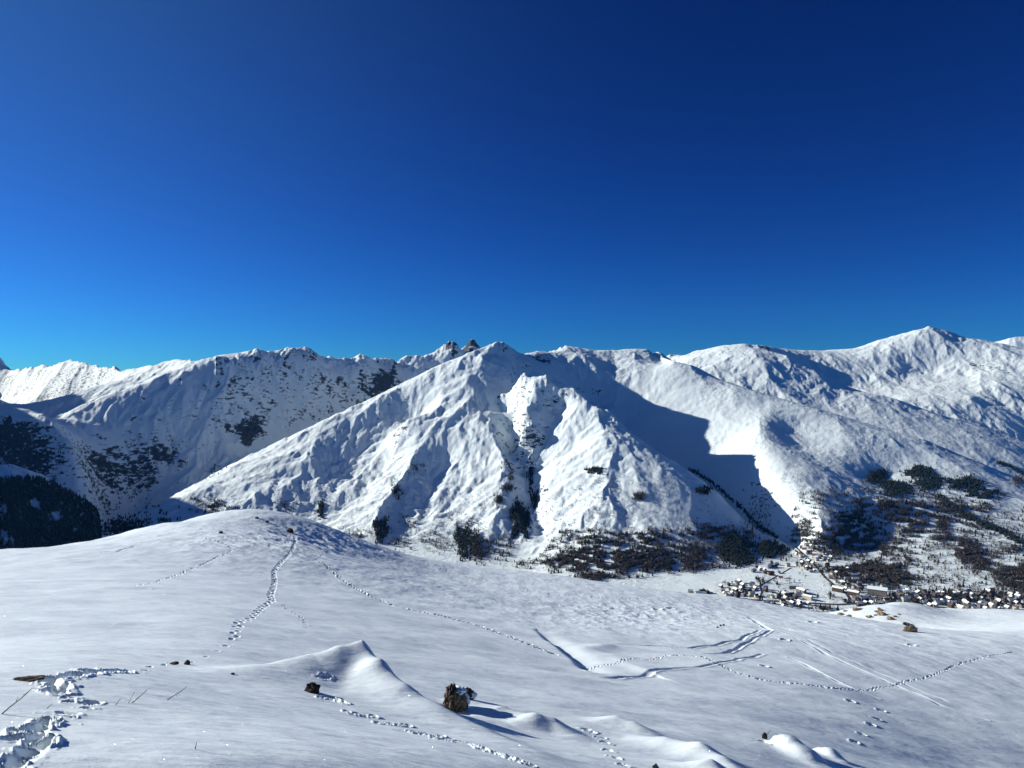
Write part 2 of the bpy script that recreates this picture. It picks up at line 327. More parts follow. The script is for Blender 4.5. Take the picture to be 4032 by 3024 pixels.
for b in [(500,1850,130,110,.26,3300,5500),(640,1800,120,70,.2,3300,5500),(400,1800,60,60,.3,3800,5500),(30,1700,140,80,.45,3500,4400),(80,1800,150,60,.3,3300,4400),
          (1000,1690,40,40,.6,4000,5500),(960,1700,60,40,.4,4000,5500),(1200,1540,130,40,.35,5000,6200),(1540,1490,60,50,.55,5000,6200),(1480,1520,60,50,.35,5000,6200),
          (1760,1400,60,60,.3,5600,6300),(1860,1365,35,40,.5,5600,6300),(1780,1355,25,25,.35,5600,6300),(2110,1415,70,30,.8,4400,5000),(2080,1470,50,30,.3,4200,5000),
          (1630,1840,60,30,.4,2900,3600),(2010,1950,30,150,.35,2700,3500),(2090,1950,25,150,.45,2700,3500),(2900,1375,22,12,.8,6200,6700),
          (3850,1440,90,25,.5,6500,8000),(3950,1460,110,30,.5,6500,8000),(3820,1490,50,12,.6,6500,8000),(3700,1560,40,12,.4,5800,7800),(3900,1575,50,8,.6,5500,7500),(3900,1620,60,12,.5,5500,7500),(3950,1670,70,10,.5,5200,7500),
          (3000,1750,14,100,.4,3300,4200),(3230,1650,40,20,.35,3600,4200),(3680,1310,60,12,.5,7500,8300),(3780,1330,60,12,.5,7500,8300),(3000,1370,30,12,.8,6900,8000)]:
    blob(*b)

# ---- split into the mountains one can tell apart
def region(px, py, rows=None): pass
GROUP = {'central_mountain': ('c1','c2','c3','c4','c5','c6','c7','c8','vg1','vg0','vg2','vg3','vb'), 'valley_floor': ('fl',),
         'right_mountain': ('r1','r2','r2v','rf'), 'far_right_mountains': ('m3','m3b','m4','m4f','m5','vg4'),
         'left_mountain_range': ('l1','l2','l3','l4','off','far','gap'), 'wooded_left_spur': ('l5','l6')}
best = np.full(gu.shape, 1e9); lab = np.zeros(gu.shape, int); names = list(GROUP)
for gi, (g, ks) in enumerate(GROUP.items()):
    for k in ks:
        L = LINES[k]
        pts = []
        for a, b in zip(L[:-1], L[1:]):
            if k in ('fl','off','far','rf','m4f','gap'): pts.append(a); continue
            n = max(1, int(math.hypot((b[0]-a[0])/F, math.log(b[2]/a[2]))/.03)); pts += [tuple(a[c]+(b[c]-a[c])*t/n for c in range(3)) for t in range(n)]
        pts.append(L[-1])
        for a, b, c in pts:
            d = (gu-(a-CX)/F)**2 + (gv-math.log(c))**2
            m = d < best; best[m] = d[m]; lab[m] = gi
iu = np.clip(np.rint((T.us-u0)/(u1-u0)*(nu-1)).astype(int), 0, nu-1); iv = np.clip(np.rint((T.v-v0)/(v1-v0)*(nv-1)).astype(int), 0, nv-1)
LAB = lab[np.ix_(iu, iv)]; LAB[T.Z < -596] = names.index('valley_floor')
for gi, g in enumerate(names):
    o = T.mesh(g, M_MOUNT, {'rock': rock}, LAB[:-1,:-1] == gi); o['kind'] = 'structure'

# ------------------------------------------------------------------ foreground snow slope
FG = [(-300,3400,2.4),(1000,3400,2.5),(2000,3450,3.0),(3000,3400,4.5),(4300,3400,8),
 (-200,3024,3.0),(0,3024,3.1),(700,3000,3.4),(1400,3024,3.9),(2000,3024,5.0),(2300,3024,6.3),(2700,3024,8),(3200,3024,11.2),(3700,3024,17),(4200,3024,22),
 (-200,2850,3.8),(0,2850,3.9),(600,2850,4.4),(1200,2850,5.3),(1600,2850,6.6),(1900,2880,7.8),(2150,2900,8.7),(2600,2880,11),(3100,2940,12.6),(3600,2900,20.5),(4200,2880,28),
 (-200,2700,4.9),(0,2700,5.0),(400,2680,5.6),(800,2690,6.8),(1100,2700,7.6),(1420,2710,9.0),(1800,2800,9.3),(2100,2760,12),(2500,2760,15.5),(3000,2780,19),(3500,2750,27.5),(4200,2720,41),
 (-200,2600,7),(0,2600,7),(400,2600,7.6),(735,2612,8.6),(1100,2600,11),(1400,2560,15),(1800,2620,16),(2100,2640,18),(2500,2650,23),(3000,2650,27),(3500,2640,37),(4200,2600,55),
 (-200,2450,13),(0,2450,13),(500,2450,14),(900,2480,14),(1400,2440,23),(1900,2500,28),(2300,2540,30),(2700,2540,36),(3100,2520,43),(3500,2540,50),(4200,2500,72),
 (-200,2300,25),(0,2300,25),(500,2300,26),(1050,2330,30),(1500,2330,42),(2000,2400,45),(2500,2430,55),(3000,2450,60),(3500,2490,62),
 (0,2200,40),(500,2180,43),(900,2120,54),(1150,2130,62),(1300,2160,67),(1700,2260,70),(2200,2310,74),(2700,2362,76),(3100,2415,75),(3500,2466,68),
 (3500,2500,100),(3300,2500,108),(3500,2432,125),(3400,2425,130),(3800,2490,88),(4032,2470,92),(4200,2460,94)]
SKYL = [(-400,2175,48),(-200,2172,50),(0,2166,52),(200,2156,55),(320,2133,57),(450,2116,60),(620,2066,66),(750,2049,70),(860,2021,74),(950,2006,77),(1010,2006,79),(1100,2017,81),(1200,2050,84),(1270,2080,86),(1400,2130,90),(1550,2175,93),(1700,2205,95),(1900,2232,97),(2200,2265,98),(2500,2315,98),(2800,2350,96),(3000,2375,93),(3150,2400,88),(3280,2420,84),(3420,2440,80),(3560,2464,76)]
KNOLL = [(3200,2470,125),(3280,2428,130),(3350,2425,138),(3450,2418,145),(3560,2416,152),(3700,2425,142),(3850,2425,138),(3960,2408,140),(4032,2410,140),(4200,2410,140),(4500,2420,140)]
FG += SKYL + KNOLL
FG += [(a, b+70, c*1.35) for a, b, c in SKYL[::2] if a < 3200] + [(a, b+100, c*1.4) for a, b, c in KNOLL]
FG += [(a, s, y) for a in range(-800, 5000, 500) for s, y in ((2800, 320), (2880, 700), (2780, 1450))]
FG += [(-900,2300,40),(-900,2600,10),(-900,2900,4),(5000,3000,34),(5000,2600,70),(5000,2450,120),(-900,3500,2.4),(5000,3400,13)]
A = np.array([((a-CX)/F, math.log(c), (CY-b)/F) for a, b, c in FG])
ev = rbf_fit(A[:,:2], A[:,2], .10)
fu0, fu1, fv0, fv1, fn, fm = -1.25, 1.25, math.log(1.7), math.log(1500), 240, 300
gu2, gv2 = np.meshgrid(np.linspace(fu0, fu1, fn), np.linspace(fv0, fv1, fm), indexing='ij')
Sc = ev(np.c_[gu2.ravel(), gv2.ravel()]).reshape(fn, fm)
us = np.r_[np.linspace(-1.2, -.75, 60)[:-1], np.linspace(-.75, .75, 1500), np.linspace(.75, 1.2, 60)[1:]]
ys = np.exp(np.r_[np.linspace(math.log(1.75), math.log(2.8), 60)[:-1], np.linspace(math.log(2.8), math.log(170), 1100), np.linspace(math.log(170), math.log(1480), 60)[1:]])
G = Sheet(us, ys)
G.Z = (cubic_matrix(G.us, fu0, fu1, fn) @ Sc @ cubic_matrix(G.v, fv0, fv1, fm).T)*G.Y


# ---- drifts, steps and tracks pressed into the snow
BASE = Sheet(G.us, G.ys); BASE.Z = G.Z.copy()
def on(px, py):
    x, y, z, ok = BASE.hit(px, py); return float(x[0]), float(y[0])
def at_dist(px, Y): return (px-CX)/F*Y, Y
def window(x0, x1, y0, y1):
    y0 = max(y0, G.ys[0]); y1 = max(y1, y0+1e-3)
    c = [x0/y0, x0/y1, x1/y0, x1/y1]
    i0, i1 = np.searchsorted(G.us, [min(c), max(c)]); j0, j1 = np.searchsorted(G.ys, [y0, y1])
    return slice(max(i0-1, 0), i1+1), slice(max(j0-1, 0), j1+1)
def stroke(pts, prof, reach, soft=False):
    """pts: (x, y, h, w) along a line; prof(distance/w, side) -> height factor. Nearest segment wins, or all blend when soft."""
    a = np.array(pts, float); r = reach*a[:,3].max()
    S = window(a[:,0].min()-r, a[:,0].max()+r, a[:,1].min()-r, a[:,1].max()+r)
    X = G.X[S]; Y = G.Y[S]
    if X.size == 0: return
    bd = np.full(X.shape, 1e9); out = np.zeros(X.shape)
    for p, q in zip(a[:-1], a[1:]):
        d = q[:2]-p[:2]; L2 = max((d**2).sum(), 1e-9)
        t = np.clip(((X-p[0])*d[0]+(Y-p[1])*d[1])/L2, 0, 1)
        ex = X-p[0]-t*d[0]; ey = Y-p[1]-t*d[1]; D = np.hypot(ex, ey)
        h = p[2]+(q[2]-p[2])*t; w = p[3]+(q[3]-p[3])*t
        if soft: out += (h*prof(D/w, np.tanh((d[0]*ey-d[1]*ex)/math.sqrt(L2)/(.3*w))))**5; continue
        side = np.sign(d[0]*ey-d[1]*ex); m = D < bd; bd[m] = D[m]; out[m] = (h*prof(D/w, side))[m]
    G.Z[S] += out**.2 if soft else out
gauss = lambda r, s: np.exp(-r**2)
def asym(left, right, p=1.6):
    return lambda r, s: np.exp(-(r/(right+(left-right)*(s+1)/2))**p)
def trench(r, s): return -np.exp(-r**4) + .38*np.exp(-((r-1.45)/.4)**2)
def cut(r, s): return -np.exp(-(r**3)) + np.where(s < 0, .55, .12)*np.exp(-((r-1.6)/.6)**2)
PIT = np.zeros_like(G.Z); RIM = np.zeros_like(G.Z)
def stamp(x, y, lx, ly, ang, depth, rim=.25):
    r = 2.2*max(lx, ly); S = window(x-r, x+r, y-r, y+r)
    dx = G.X[S]-x; dy = G.Y[S]-y; c, s_ = math.cos(ang), math.sin(ang)
    e = np.hypot((dx*c+dy*s_)/lx, (-dx*s_+dy*c)/ly)
    if max(lx, ly)/y > .006: e = e*(1+.5*fbm(G.X[S]/(1.8*lx)+x*7, G.Y[S]/(1.8*lx), 2, 3))
    PIT[S] = np.minimum(PIT[S], -depth*np.exp(-e**4)); RIM[S] = np.maximum(RIM[S], depth*rim*np.exp(-((e-1.35)/.35)**2))
def line_world(P, step):
    W_ = np.array([on(*p) for p in P]); d = np.hypot(*np.diff(W_, axis=0).T); s_ = np.r_[0, np.cumsum(d)]
    t = np.arange(0, s_[-1], step); x = np.interp(t, s_, W_[:,0]); y = np.interp(t, s_, W_[:,1])
    return x, y, np.arctan2(np.gradient(y), np.gradient(x))
# drift on the near slope with its long tail
def drift(L, l=1, r=1, p=1.6): stroke([(*at_dist(a, c), h, w) for a, c, h, w in L], asym(l, r, p), 3.2, True)
drift([(820,7.6,.02,.4),(1050,8.3,.10,.5),(1230,8.8,.25,.46),(1340,9.0,.39,.38),(1425,9.15,.50,.30),(1500,8.7,.36,.30),(1600,8.15,.22,.33),(1720,7.7,.15,.34),(1900,7.1,.08,.35),(2100,6.4,.04,.3)], .85, 1.3, 1.6)
drift([(2000,9.0,.03,.35),(2110,9.3,.15,.33),(2180,9.3,.14,.26),(2260,9.0,.05,.25)], 1.1, .8)
drift([(2330,10.5,.02,.3),(2430,10.8,.12,.35),(2500,10.6,.10,.25),(2600,10.2,.02,.25)])
drift([(2450,9.6,.02,.3),(2620,9.4,.14,.4),(2760,9.0,.20,.35),(2850,8.6,.14,.3),(2960,8.0,.04,.3)], 1.2, .9)
drift([(3440,122,.8,7),(3500,132,1.9,8),(3570,142,2.1,8),(3700,146,1.0,10)], 1, 1, 2.0)
drift([(2700,8.0,.05,.3),(2800,7.7,.15,.3),(2900,7.3,.05,.3)])
drift([(3070,12.5,.15,.17),(3115,12.4,.20,.25),(3180,12.0,.16,.27),(3240,11.6,.05,.24)], 1, 1.25, 3.0)
drift([(3240,13.0,.10,.13),(3275,12.9,.13,.17),(3320,12.6,.04,.15)], 1, 1.2, 3.0)
stamp(*at_dist(3020,12.5), .10, .16, 0, .14, 0)
stroke([(*on(2117,2479), .05, .3),(*on(2199,2539), .16, .3),(*on(2268,2584), .22, .34),(*on(2308,2626), .14, .3),(*on(2350,2655), .0, .2)], lambda r, s: -np.exp(-(r/np.where(s>0, 2.0, .6))**2), 5)
stroke([(*on(2200,2560), .0, .5),(*on(2290,2560), .05, .6),(*on(2400,2545), .10, .4),(*on(2560,2560), .02, .5)], gauss, 3)
stroke([(*on(2380,2570), .0, .8),(*on(2480,2620), .10, .9),(*on(2560,2655), .1, .8)], asym(1.3, .6), 3)
stroke([(*at_dist(1745,9.2), .10, .2),(*at_dist(1775,9.25), .12, .2)], lambda r, s: -np.exp(-r**3), 2)
stroke([(*at_dist(1850,9.9), .10, .3),(*at_dist(1980,9.7), .13, .35),(*at_dist(2080,9.5), .02, .3)], gauss, 3)
# ski turns
for L, w, d in (([(2423,2536),(2572,2541),(2716,2551),(2845,2534),(2920,2516),(2955,2494),(2989,2484)], .12, .05), ([(2776,2576),(2870,2566),(2935,2534),(2994,2504),(3039,2482)], .12, .055),
                ([(2380,2668),(2428,2671),(2547,2661),(2597,2643),(2746,2628),(2845,2611),(2910,2594),(3000,2575)], .11, .035), ([(3061,2489),(3255,2579),(3379,2633),(3529,2698),(3708,2778),(3877,2832)], .12, .035),
                ([(3075,2483),(3280,2573),(3420,2633),(3560,2692),(3720,2760)], .12, .025), ([(3110,2590),(3171,2618),(3280,2673),(3355,2713),(3454,2748)], .10, .04), ([(2950,2430),(3039,2482)], .2, .08), ([(60,2185),(300,2178),(460,2172),(530,2150)], .12, .04), ([(300,2320),(480,2316),(580,2318)], .1, .03), ([(1423,2146),(1547,2181),(1646,2210)], .1, .06)):
    stroke([(*on(*p), d*(.35 if i == 0 else 1), w) for i, p in enumerate(L)], cut, 3.2)
rg = np.random.RandomState(4)
# boot track: near steps break the crust, farther ones are single holes
stroke([(*on(*p), .035, w) for p, w in (((-10,3080),.05),((50,3010),.055),((104,2985),.05),((150,2943),.05),((138,2911),.04),((168,2876),.035),((180,2852),.02))], lambda r, s: -np.exp(-r**4)*(1), 3)
x, y, a = line_world([(-20,3100),(60,3010),(104,2985),(148,2940),(138,2911),(168,2873),(185,2845)], .13)
for i in range(len(x)): stamp(x[i]+rg.randn()*.035, y[i]+rg.randn()*.02, .04+.02*rg.rand(), .03+.015*rg.rand(), a[i]+rg.randn()*.6, .035+.03*rg.rand(), .45)
for p, q in (((266,2816),(.06,.02)),((272,2768),(.04,.015)),((275,2755),(.04,.012)),((335,2775),(.05,.02)),((375,2770),(.05,.015)),((260,2828),(.04,.012)),((340,2793),(.04,.012)),((60,2918),(.05,.025))):
    stamp(*on(*p), q[0], q[1]*1.6, .25, .035)
x, y, a = line_world([(225,2735),(225,2712),(200,2690),(190,2682),(230,2680),(262,2672),(330,2660),(430,2647),(500,2645)], .10)
for i in range(len(x)): stamp(x[i]+rg.randn()*.03, y[i]+rg.randn()*.03, .06+.02*rg.rand(), .055, a[i]+rg.randn()*.3, .06, .3)
x, y, a = line_world([(500,2645),(560,2640),(620,2622),(700,2610),(776,2601),(845,2581),(905,2554),(920,2522),(930,2477),(945,2452),(994,2430),(1034,2388),(1074,2368),(1064,2343),(1081,2293),(1077,2248),(1099,2223),(1150,2170),(1165,2130),(1160,2112)], .40)
for i in range(len(x)):
    k = np.clip(y[i]/22, .45, 1.25); s_ = (-1)**i*.045*k; wide = 1.5 if 11 < y[i] < 17 else 1
    if k < .6 and i % 2 and y[i] > 8.6: continue
    stamp(x[i]-s_*wide*math.sin(a[i]), y[i]+s_*wide*math.cos(a[i]), .12*k, .05*k*wide, a[i]+rg.randn()*.25, .10*k, .12)
# animal tracks: groups of four prints
def hare(P, step=.58, k=1.0, depth=.05):
    x, y, a = line_world(P, step)
    for i in range(len(x)):
        t = a[i]+rg.randn()*.06; c, s_ = math.cos(t), math.sin(t)
        for u_, v_, l, w in ((-.10,.035,.055,.026),(-.085,-.04,.055,.026),(.05,.01,.032,.022),(.16,-.01,.032,.022)):
            u_ *= k; v_ *= k
            stamp(x[i]+u_*c-v_*s_, y[i]+u_*s_+v_*c, l*k, w*k*1.3, t, depth*k, .35)
hare([(1249,2202),(1313,2252),(1358,2290),(1408,2322),(1472,2354),(1552,2384),(1641,2406),(1741,2426),(1835,2451),(1930,2481),(2029,2516),(2144,2559),(2199,2579)], .66, 1.5, .09)
hare([(2318,2616),(2373,2617),(2428,2613),(2467,2599),(2557,2594),(2636,2581),(2766,2586),(2800,2604),(2840,2621),(2890,2643),(2950,2663),(3021,2681),(3156,2696),(3305,2717),(3375,2720),(3434,2713),(3554,2686),(3668,2658),(3713,2643),(3757,2622),(3812,2604),(3897,2581),(3986,2569)], .60, 1.25, .06)
hare([(1646,2210),(1746,2242),(1845,2275),(1995,2307),(2094,2329),(2199,2342),(2348,2352),(2497,2357),(2646,2362)], 1.0, 1.6, .05)
hare([(532,2308),(607,2293),(661,2276),(706,2261),(756,2238),(806,2218),(855,2194),(920,2164),(880,2138),(810,2120)], .8, 1.3, .06)
hare([(1205,2470),(1200,2440),(1170,2420),(1110,2380)], .7, 1.0, .03)
for p in [(2308,2877),(2328,2887),(2366,2909),(2385,2929),(2398,2957),(2425,2991),(2453,3019),(1295,2597),(1265,2612),(1262,2642),(1262,2672),(1275,2706),(3010,2625),(3350,2765),(3470,2800),(3450,2830),(3430,2858),(3395,2890),(3365,2920),(3590,2540),(2590,2400),(2640,2395),(3090,2520),(3200,2450)]:
    x_, y_ = on(*p); stamp(x_, y_, .006*y_, .004*y_+.02, .9, .004*y_, .35)
for L in ([(1271,2748),(1300,2750),(1362,2771)],[(1366,2796),(1410,2806),(1475,2816)],[(1488,2837),(1550,2845),(1619,2855)],[(1628,2875),(1746,2898)],[(1746,2909),(1836,2925),(1940,2961),(2090,3015)]):
    x, y, a = line_world(L, .06)
    for i in range(len(x)): stamp(x[i]+rg.randn()*.012, y[i]+rg.randn()*.012, .035+.015*rg.rand(), .032, a[i]+rg.randn()*.5, .035, .5)
G.Z += PIT + RIM*np.clip(1+PIT/.02, 0, 1)
# wind work: long low ripples, stronger over the hilltop, rubble of old crust on the middle field
GX, GY = px_of(G.X, G.Y, G.Z)
G.Z += .055*fbm(G.X/3.2, G.Y/2.2, 3, 31, .45)*np.clip(G.Y/12, .25, 1)
G.Z += .0075*fbm(G.X/.55+.4*G.Y, G.Y/.2, 3, 41, .5)*sstep(60, 8, G.Y)
top = np.exp(-((GX-1180)/420)**2-((GY-2130)/75)**2)
cr = fbm((G.X-.25*G.Y)/3.2, (G.Y+.6*G.X)/1.1, 4, 51, .55)
G.Z += .16*top*np.minimum(cr, .25)*sstep(40, 55, G.Y)
fld = np.exp(-((GX-2500)/380)**2-((GY-2420)/60)**2)
G.Z += .08*fld*np.maximum(fbm(G.X/.9, G.Y/1.3, 4, 61, .55), -.15)
G.Z += .035*fbm(G.X/2.0, G.Y/5.0, 4, 71, .6)*sstep(25, 50, G.Y)

def snow_material():
    m, nt, b = new_mat('fresh_snow')
    geo = N(nt, 'ShaderNodeNewGeometry'); pos = geo.outputs['Position']
    b.inputs['Base Color'].default_value = (.81,.90,.915,1); b.inputs['Roughness'].default_value = .6
    b.inputs['Specular IOR Level'].default_value = .25
    mp = N(nt, 'ShaderNodeMapping'); mp.inputs['Scale'].default_value = (1, 2.6, 1); mp.inputs['Rotation'].default_value = (0, 0, .25); nt.links.new(pos, mp.inputs[0])
    bp = N(nt, 'ShaderNodeBump'); bp.inputs['Strength'].default_value = .5; bp.inputs['Distance'].default_value = 1.0
    crust = N(nt, 'ShaderNodeMath', operation='POWER'); nt.links.new(noise(nt, 3.2, 6, .62, mp.outputs[0]), crust.inputs[0]); crust.inputs[1].default_value = 2.0
    h = math_(nt, 'ADD', math_(nt, 'MULTIPLY', crust.outputs[0], .038), math_(nt, 'MULTIPLY', noise(nt, 150, 3, .7, pos), .0028))
    nt.links.new(h, bp.inputs['Height']); nt.links.new(bp.outputs[0], b.inputs['Normal'])
    vo = N(nt, 'ShaderNodeTexVoronoi'); vo.inputs['Scale'].default_value = 130; nt.links.new(pos, vo.inputs['Vector'])
    vm = N(nt, 'ShaderNodeVectorMath', operation='MULTIPLY_ADD'); nt.links.new(vo.outputs['Color'], vm.inputs[0]); vm.inputs[1].default_value = (2.4,2.4,2.4); vm.inputs[2].default_value = (-1.2,-1.2,-1.2)
    va = N(nt, 'ShaderNodeVectorMath', operation='ADD'); nt.links.new(vm.outputs[0], va.inputs[0]); nt.links.new(geo.outputs['Normal'], va.inputs[1])
    vn = N(nt, 'ShaderNodeVectorMath', operation='NORMALIZE'); nt.links.new(va.outputs[0], vn.inputs[0])
    gl = N(nt, 'ShaderNodeBsdfGlossy'); gl.inputs['Roughness'].default_value = .12; nt.links.new(vn.outputs[0], gl.inputs['Normal'])
    near = math_(nt, 'MULTIPLY', math_(nt, 'LESS_THAN', vo.outputs['Distance'], .22), .18)
    mx = N(nt, 'ShaderNodeMixShader'); nt.links.new(near, mx.inputs[0]); nt.links.new(b.outputs[0], mx.inputs[1]); nt.links.new(gl.outputs[0], mx.inputs[2])
    nt.links.new(mx.outputs[0], nt.nodes['Material Output'].inputs['Surface'])
    return m
M_SNOW = snow_material()
fg_o = G.mesh('snow_slope', M_SNOW); fg_o['kind'] = 'structure'

# ------------------------------------------------------------------ helpers for things
def tag(o, label=None, cat=None, group=None, kind=None):
    for k, v in (('label', label), ('category', cat), ('group', group), ('kind', kind)):
        if v: o[k] = v
    return o
def mesh_obj(name, verts, faces, mats, parent=None, smooth=False, mi=None, loc=None):
    me = bpy.data.meshes.new(name); me.from_pydata(verts, [], faces)
    for m in (mats if isinstance(mats, (list, tuple)) else [mats]): me.materials.append(m)
    if mi is not None: me.polygons.foreach_set('material_index', mi)
    if smooth: me.polygons.foreach_set('use_smooth', [True]*len(me.polygons))
    me.update(); o = bpy.data.objects.new(name, me); COL.objects.link(o)
    if parent: o.parent = parent
    if loc is not None: o.location = loc
    return o
def empty(name, loc, rz=0):
    o = bpy.data.objects.new(name, None); COL.objects.link(o); o.location = loc; o.rotation_euler = (0, 0, rz)
    o.empty_display_size = .1; return o
def solid(name, c, rough=.8, c2=None, sc=3, bump=0):
    m, nt, b = new_mat(name); b.inputs['Roughness'].default_value = rough; b.inputs['Specular IOR Level'].default_value = .2
    tc = N(nt, 'ShaderNodeTexCoord')
    if c2: nt.links.new(ramp(nt, noise(nt, sc, 5, .6, tc.outputs['Object']), [(.35, c), (.65, c2)]), b.inputs['Base Color'])
    else: b.inputs['Base Color'].default_value = (*c, 1)
    if bump:
        bp = N(nt, 'ShaderNodeBump'); bp.inputs['Strength'].default_value = .9; bp.inputs['Distance'].default_value = bump
        nt.links.new(noise(nt, sc*3, 6, .65, tc.outputs['Object']), bp.inputs['Height']); nt.links.new(bp.outputs[0], b.inputs['Normal'])
    return m
M_CON = solid('conifer_needles', (.008,.014,.010), .9, (.022,.034,.022), .4)
M_BARE = solid('bare_twigs', (.045,.038,.035), .9, (.12,.10,.09), .4)
M_BARK = solid('bark', (.05,.035,.025), .9)
M_ROOF = solid('roof_snow', (.80,.90,.905), .7)
WALLS = {'dark timber': solid('dark_timber', (.05,.032,.022), .8, (.10,.06,.04), .5), 'cream': solid('cream_render', (.42,.35,.25), .8, (.5,.43,.32), .3),
         'grey stone': solid('grey_stone', (.13,.12,.11), .8, (.22,.2,.18), .5), 'red-brown timber': solid('red_timber', (.30,.11,.05), .8, (.40,.16,.07), .5)}
M_EAVE = solid('eaves_timber', (.06,.04,.03), .8)
M_ROAD = solid('road_surface', (.035,.035,.04), .8, (.07,.07,.075), .03)
M_ROCK = solid('foreground_rock', (.045,.035,.025), .85, (.26,.21,.15), 9, .02)
M_PALE = solid('pale_rock', (.16,.12,.09), .85, (.42,.33,.22), 6, .02)
M_STEM = solid('dry_stem', (.03,.02,.014), .8, (.09,.06,.04), 30)

# ------------------------------------------------------------------ trees
def tree_geo(kind, seed):
    r = random.Random(seed); V = []; Fc = []; mi = []
    def cone(z0, z1, r0, n, m, jag=0):
        b = len(V); tw = r.random()*6
        for i in range(n):
            a = tw+i*2*math.pi/n; q = r0*(1+jag*(r.random()-.5)); V.append((q*math.cos(a), q*math.sin(a), z0+jag*(r.random()-.5)*.12))
        V.append(((r.random()-.5)*.02, (r.random()-.5)*.02, z1))
        for i in range(n): Fc.append((b+i, b+(i+1) % n, b+n)); mi.append(m)
    cone(0, .9, .035, 4, 1)
    if kind == 'conifer':
        cone(.08, .62, .21, 6, 0, .7); cone(.36, .84, .15, 6, 0, .7); cone(.6, 1.0, .09, 5, 0, .6)
    else:   # bare larch or birch: open tufts of twigs round a stem
        for k in range(10):
            z = .22+.68*r.random(); a = r.random()*6.28; q = (.30*(1-abs(z-.5)*1.1))*r.random()**.5; s_ = .07+.06*r.random()
            b = len(V); V.extend([(q*math.cos(a)+s_*(r.random()-.5)*2, q*math.sin(a)+s_*(r.random()-.5)*2, z+s_*(r.random()-.5)*2.6) for _ in range(4)])
            Fc.extend([(b, b+1, b+2), (b, b+2, b+3), (b+1, b+2, b+3)]); mi.extend([0]*3)
    return np.array(V), Fc, mi
PROTO = {k: [tree_geo(k, 10*j+len(k)) for j in range(4)] for k in ('conifer', 'bare')}
PX2, PY2 = px_of(G.X[:, :1160], G.Y[:, :1160], G.Z[:, :1160])
SKY_FG = PY2.min(1)
def fg_top(px): return np.interp((np.asarray(px)-CX)/F, G.us, SKY_FG)
rs = np.random.RandomState(11)
TREES = []   # x, y, z, height, kind, place
def plant(px, py, kind, place, h0, h1, thr=None, clear=()):
    px = np.asarray(px); py = np.asarray(py); k = py < fg_top(px)+6
    if thr is not None: k &= (fbm(px/22+py/70, py/60, 4, 77) if place == 'left range' else fbm(px/55, py/14, 3, 77)) > thr
    for cx, cy, r1, r2 in clear: k &= ((px-cx)/r1)**2+((py-cy)/r2)**2+1.1*fbm(px/16, py/22, 3, 66)+.25*rs.randn(len(px)) > 1
    px, py = px[k], py[k]
    if not len(px): return
    x, y, z, ok = T.hit(px, py)
    h = h0+(h1-h0)*rs.rand(len(x))**1.5
    for i in np.nonzero(ok)[0]:
        kk = kind if kind != 'mixed' else ('conifer' if rs.rand() < .2 else 'bare')
        TREES.append((x[i], y[i], z[i]-.3, h[i], kk, place))
def ell(cx, cy, rx, ry, n):
    a = rs.rand(n)*6.283; r = rs.rand(n)**.55*(.75+.55*fbm(cx+1.3*np.cos(a), cy*.01+1.3*np.sin(a), 3, 5))+.17*rs.randn(n); return cx+rx*1.15*r*np.cos(a), cy+ry*1.15*r*np.sin(a)
def poly(pts, n):
    P_ = np.array(pts, float); lo, hi = P_.min(0), P_.max(0); q = lo+(hi-lo)*rs.rand(n*4, 2); c = np.zeros(len(q), bool)
    for (x1, y1), (x2, y2) in zip(P_, np.roll(P_, -1, 0)):
        c ^= ((y1 > q[:,1]) != (y2 > q[:,1])) & (q[:,0] < (x2-x1)*(q[:,1]-y1)/(y2-y1+1e-9)+x1)
    q = q[c][:n]; return q[:,0], q[:,1]
def band(pts, w, n):
    P_ = np.array(pts, float); t = rs.rand(n)*(len(P_)-1); i = t.astype(int); f = (t-i)[:,None]; q = P_[i]*(1-f)+P_[i+1]*f
    return q[:,0]+rs.randn(n)*w, q[:,1]+rs.randn(n)*w*.5
SP, MC, MR = 'left spur', 'central mountain', 'right mountain'
plant(*poly([(-60,1895),(119,1878),(199,1896),(278,1940),(348,1980),(386,2018),(398,2060),(400,2140),(-60,2185)], 4600), 'conifer', SP, 12, 20, None, ((140,1990,22,26),(215,2035,28,24),(12,2010,20,22),(20,2120,14,40),(45,2125,10,30),(300,2090,14,10)))
plant(*poly([(0,1640),(160,1670),(200,1800),(0,1860)], 260), 'mixed', SP, 8, 14, .05)
for e, n, k in (((520,1900,110,80),420,'conifer'),((640,1800,90,60),180,'conifer'),((1000,1690,40,35),220,'conifer'),((850,1850,50,25),60,'conifer'),((250,1780,60,40),60,'conifer')):
    plant(*ell(*e, n), k, 'left range', 8, 13, .06)
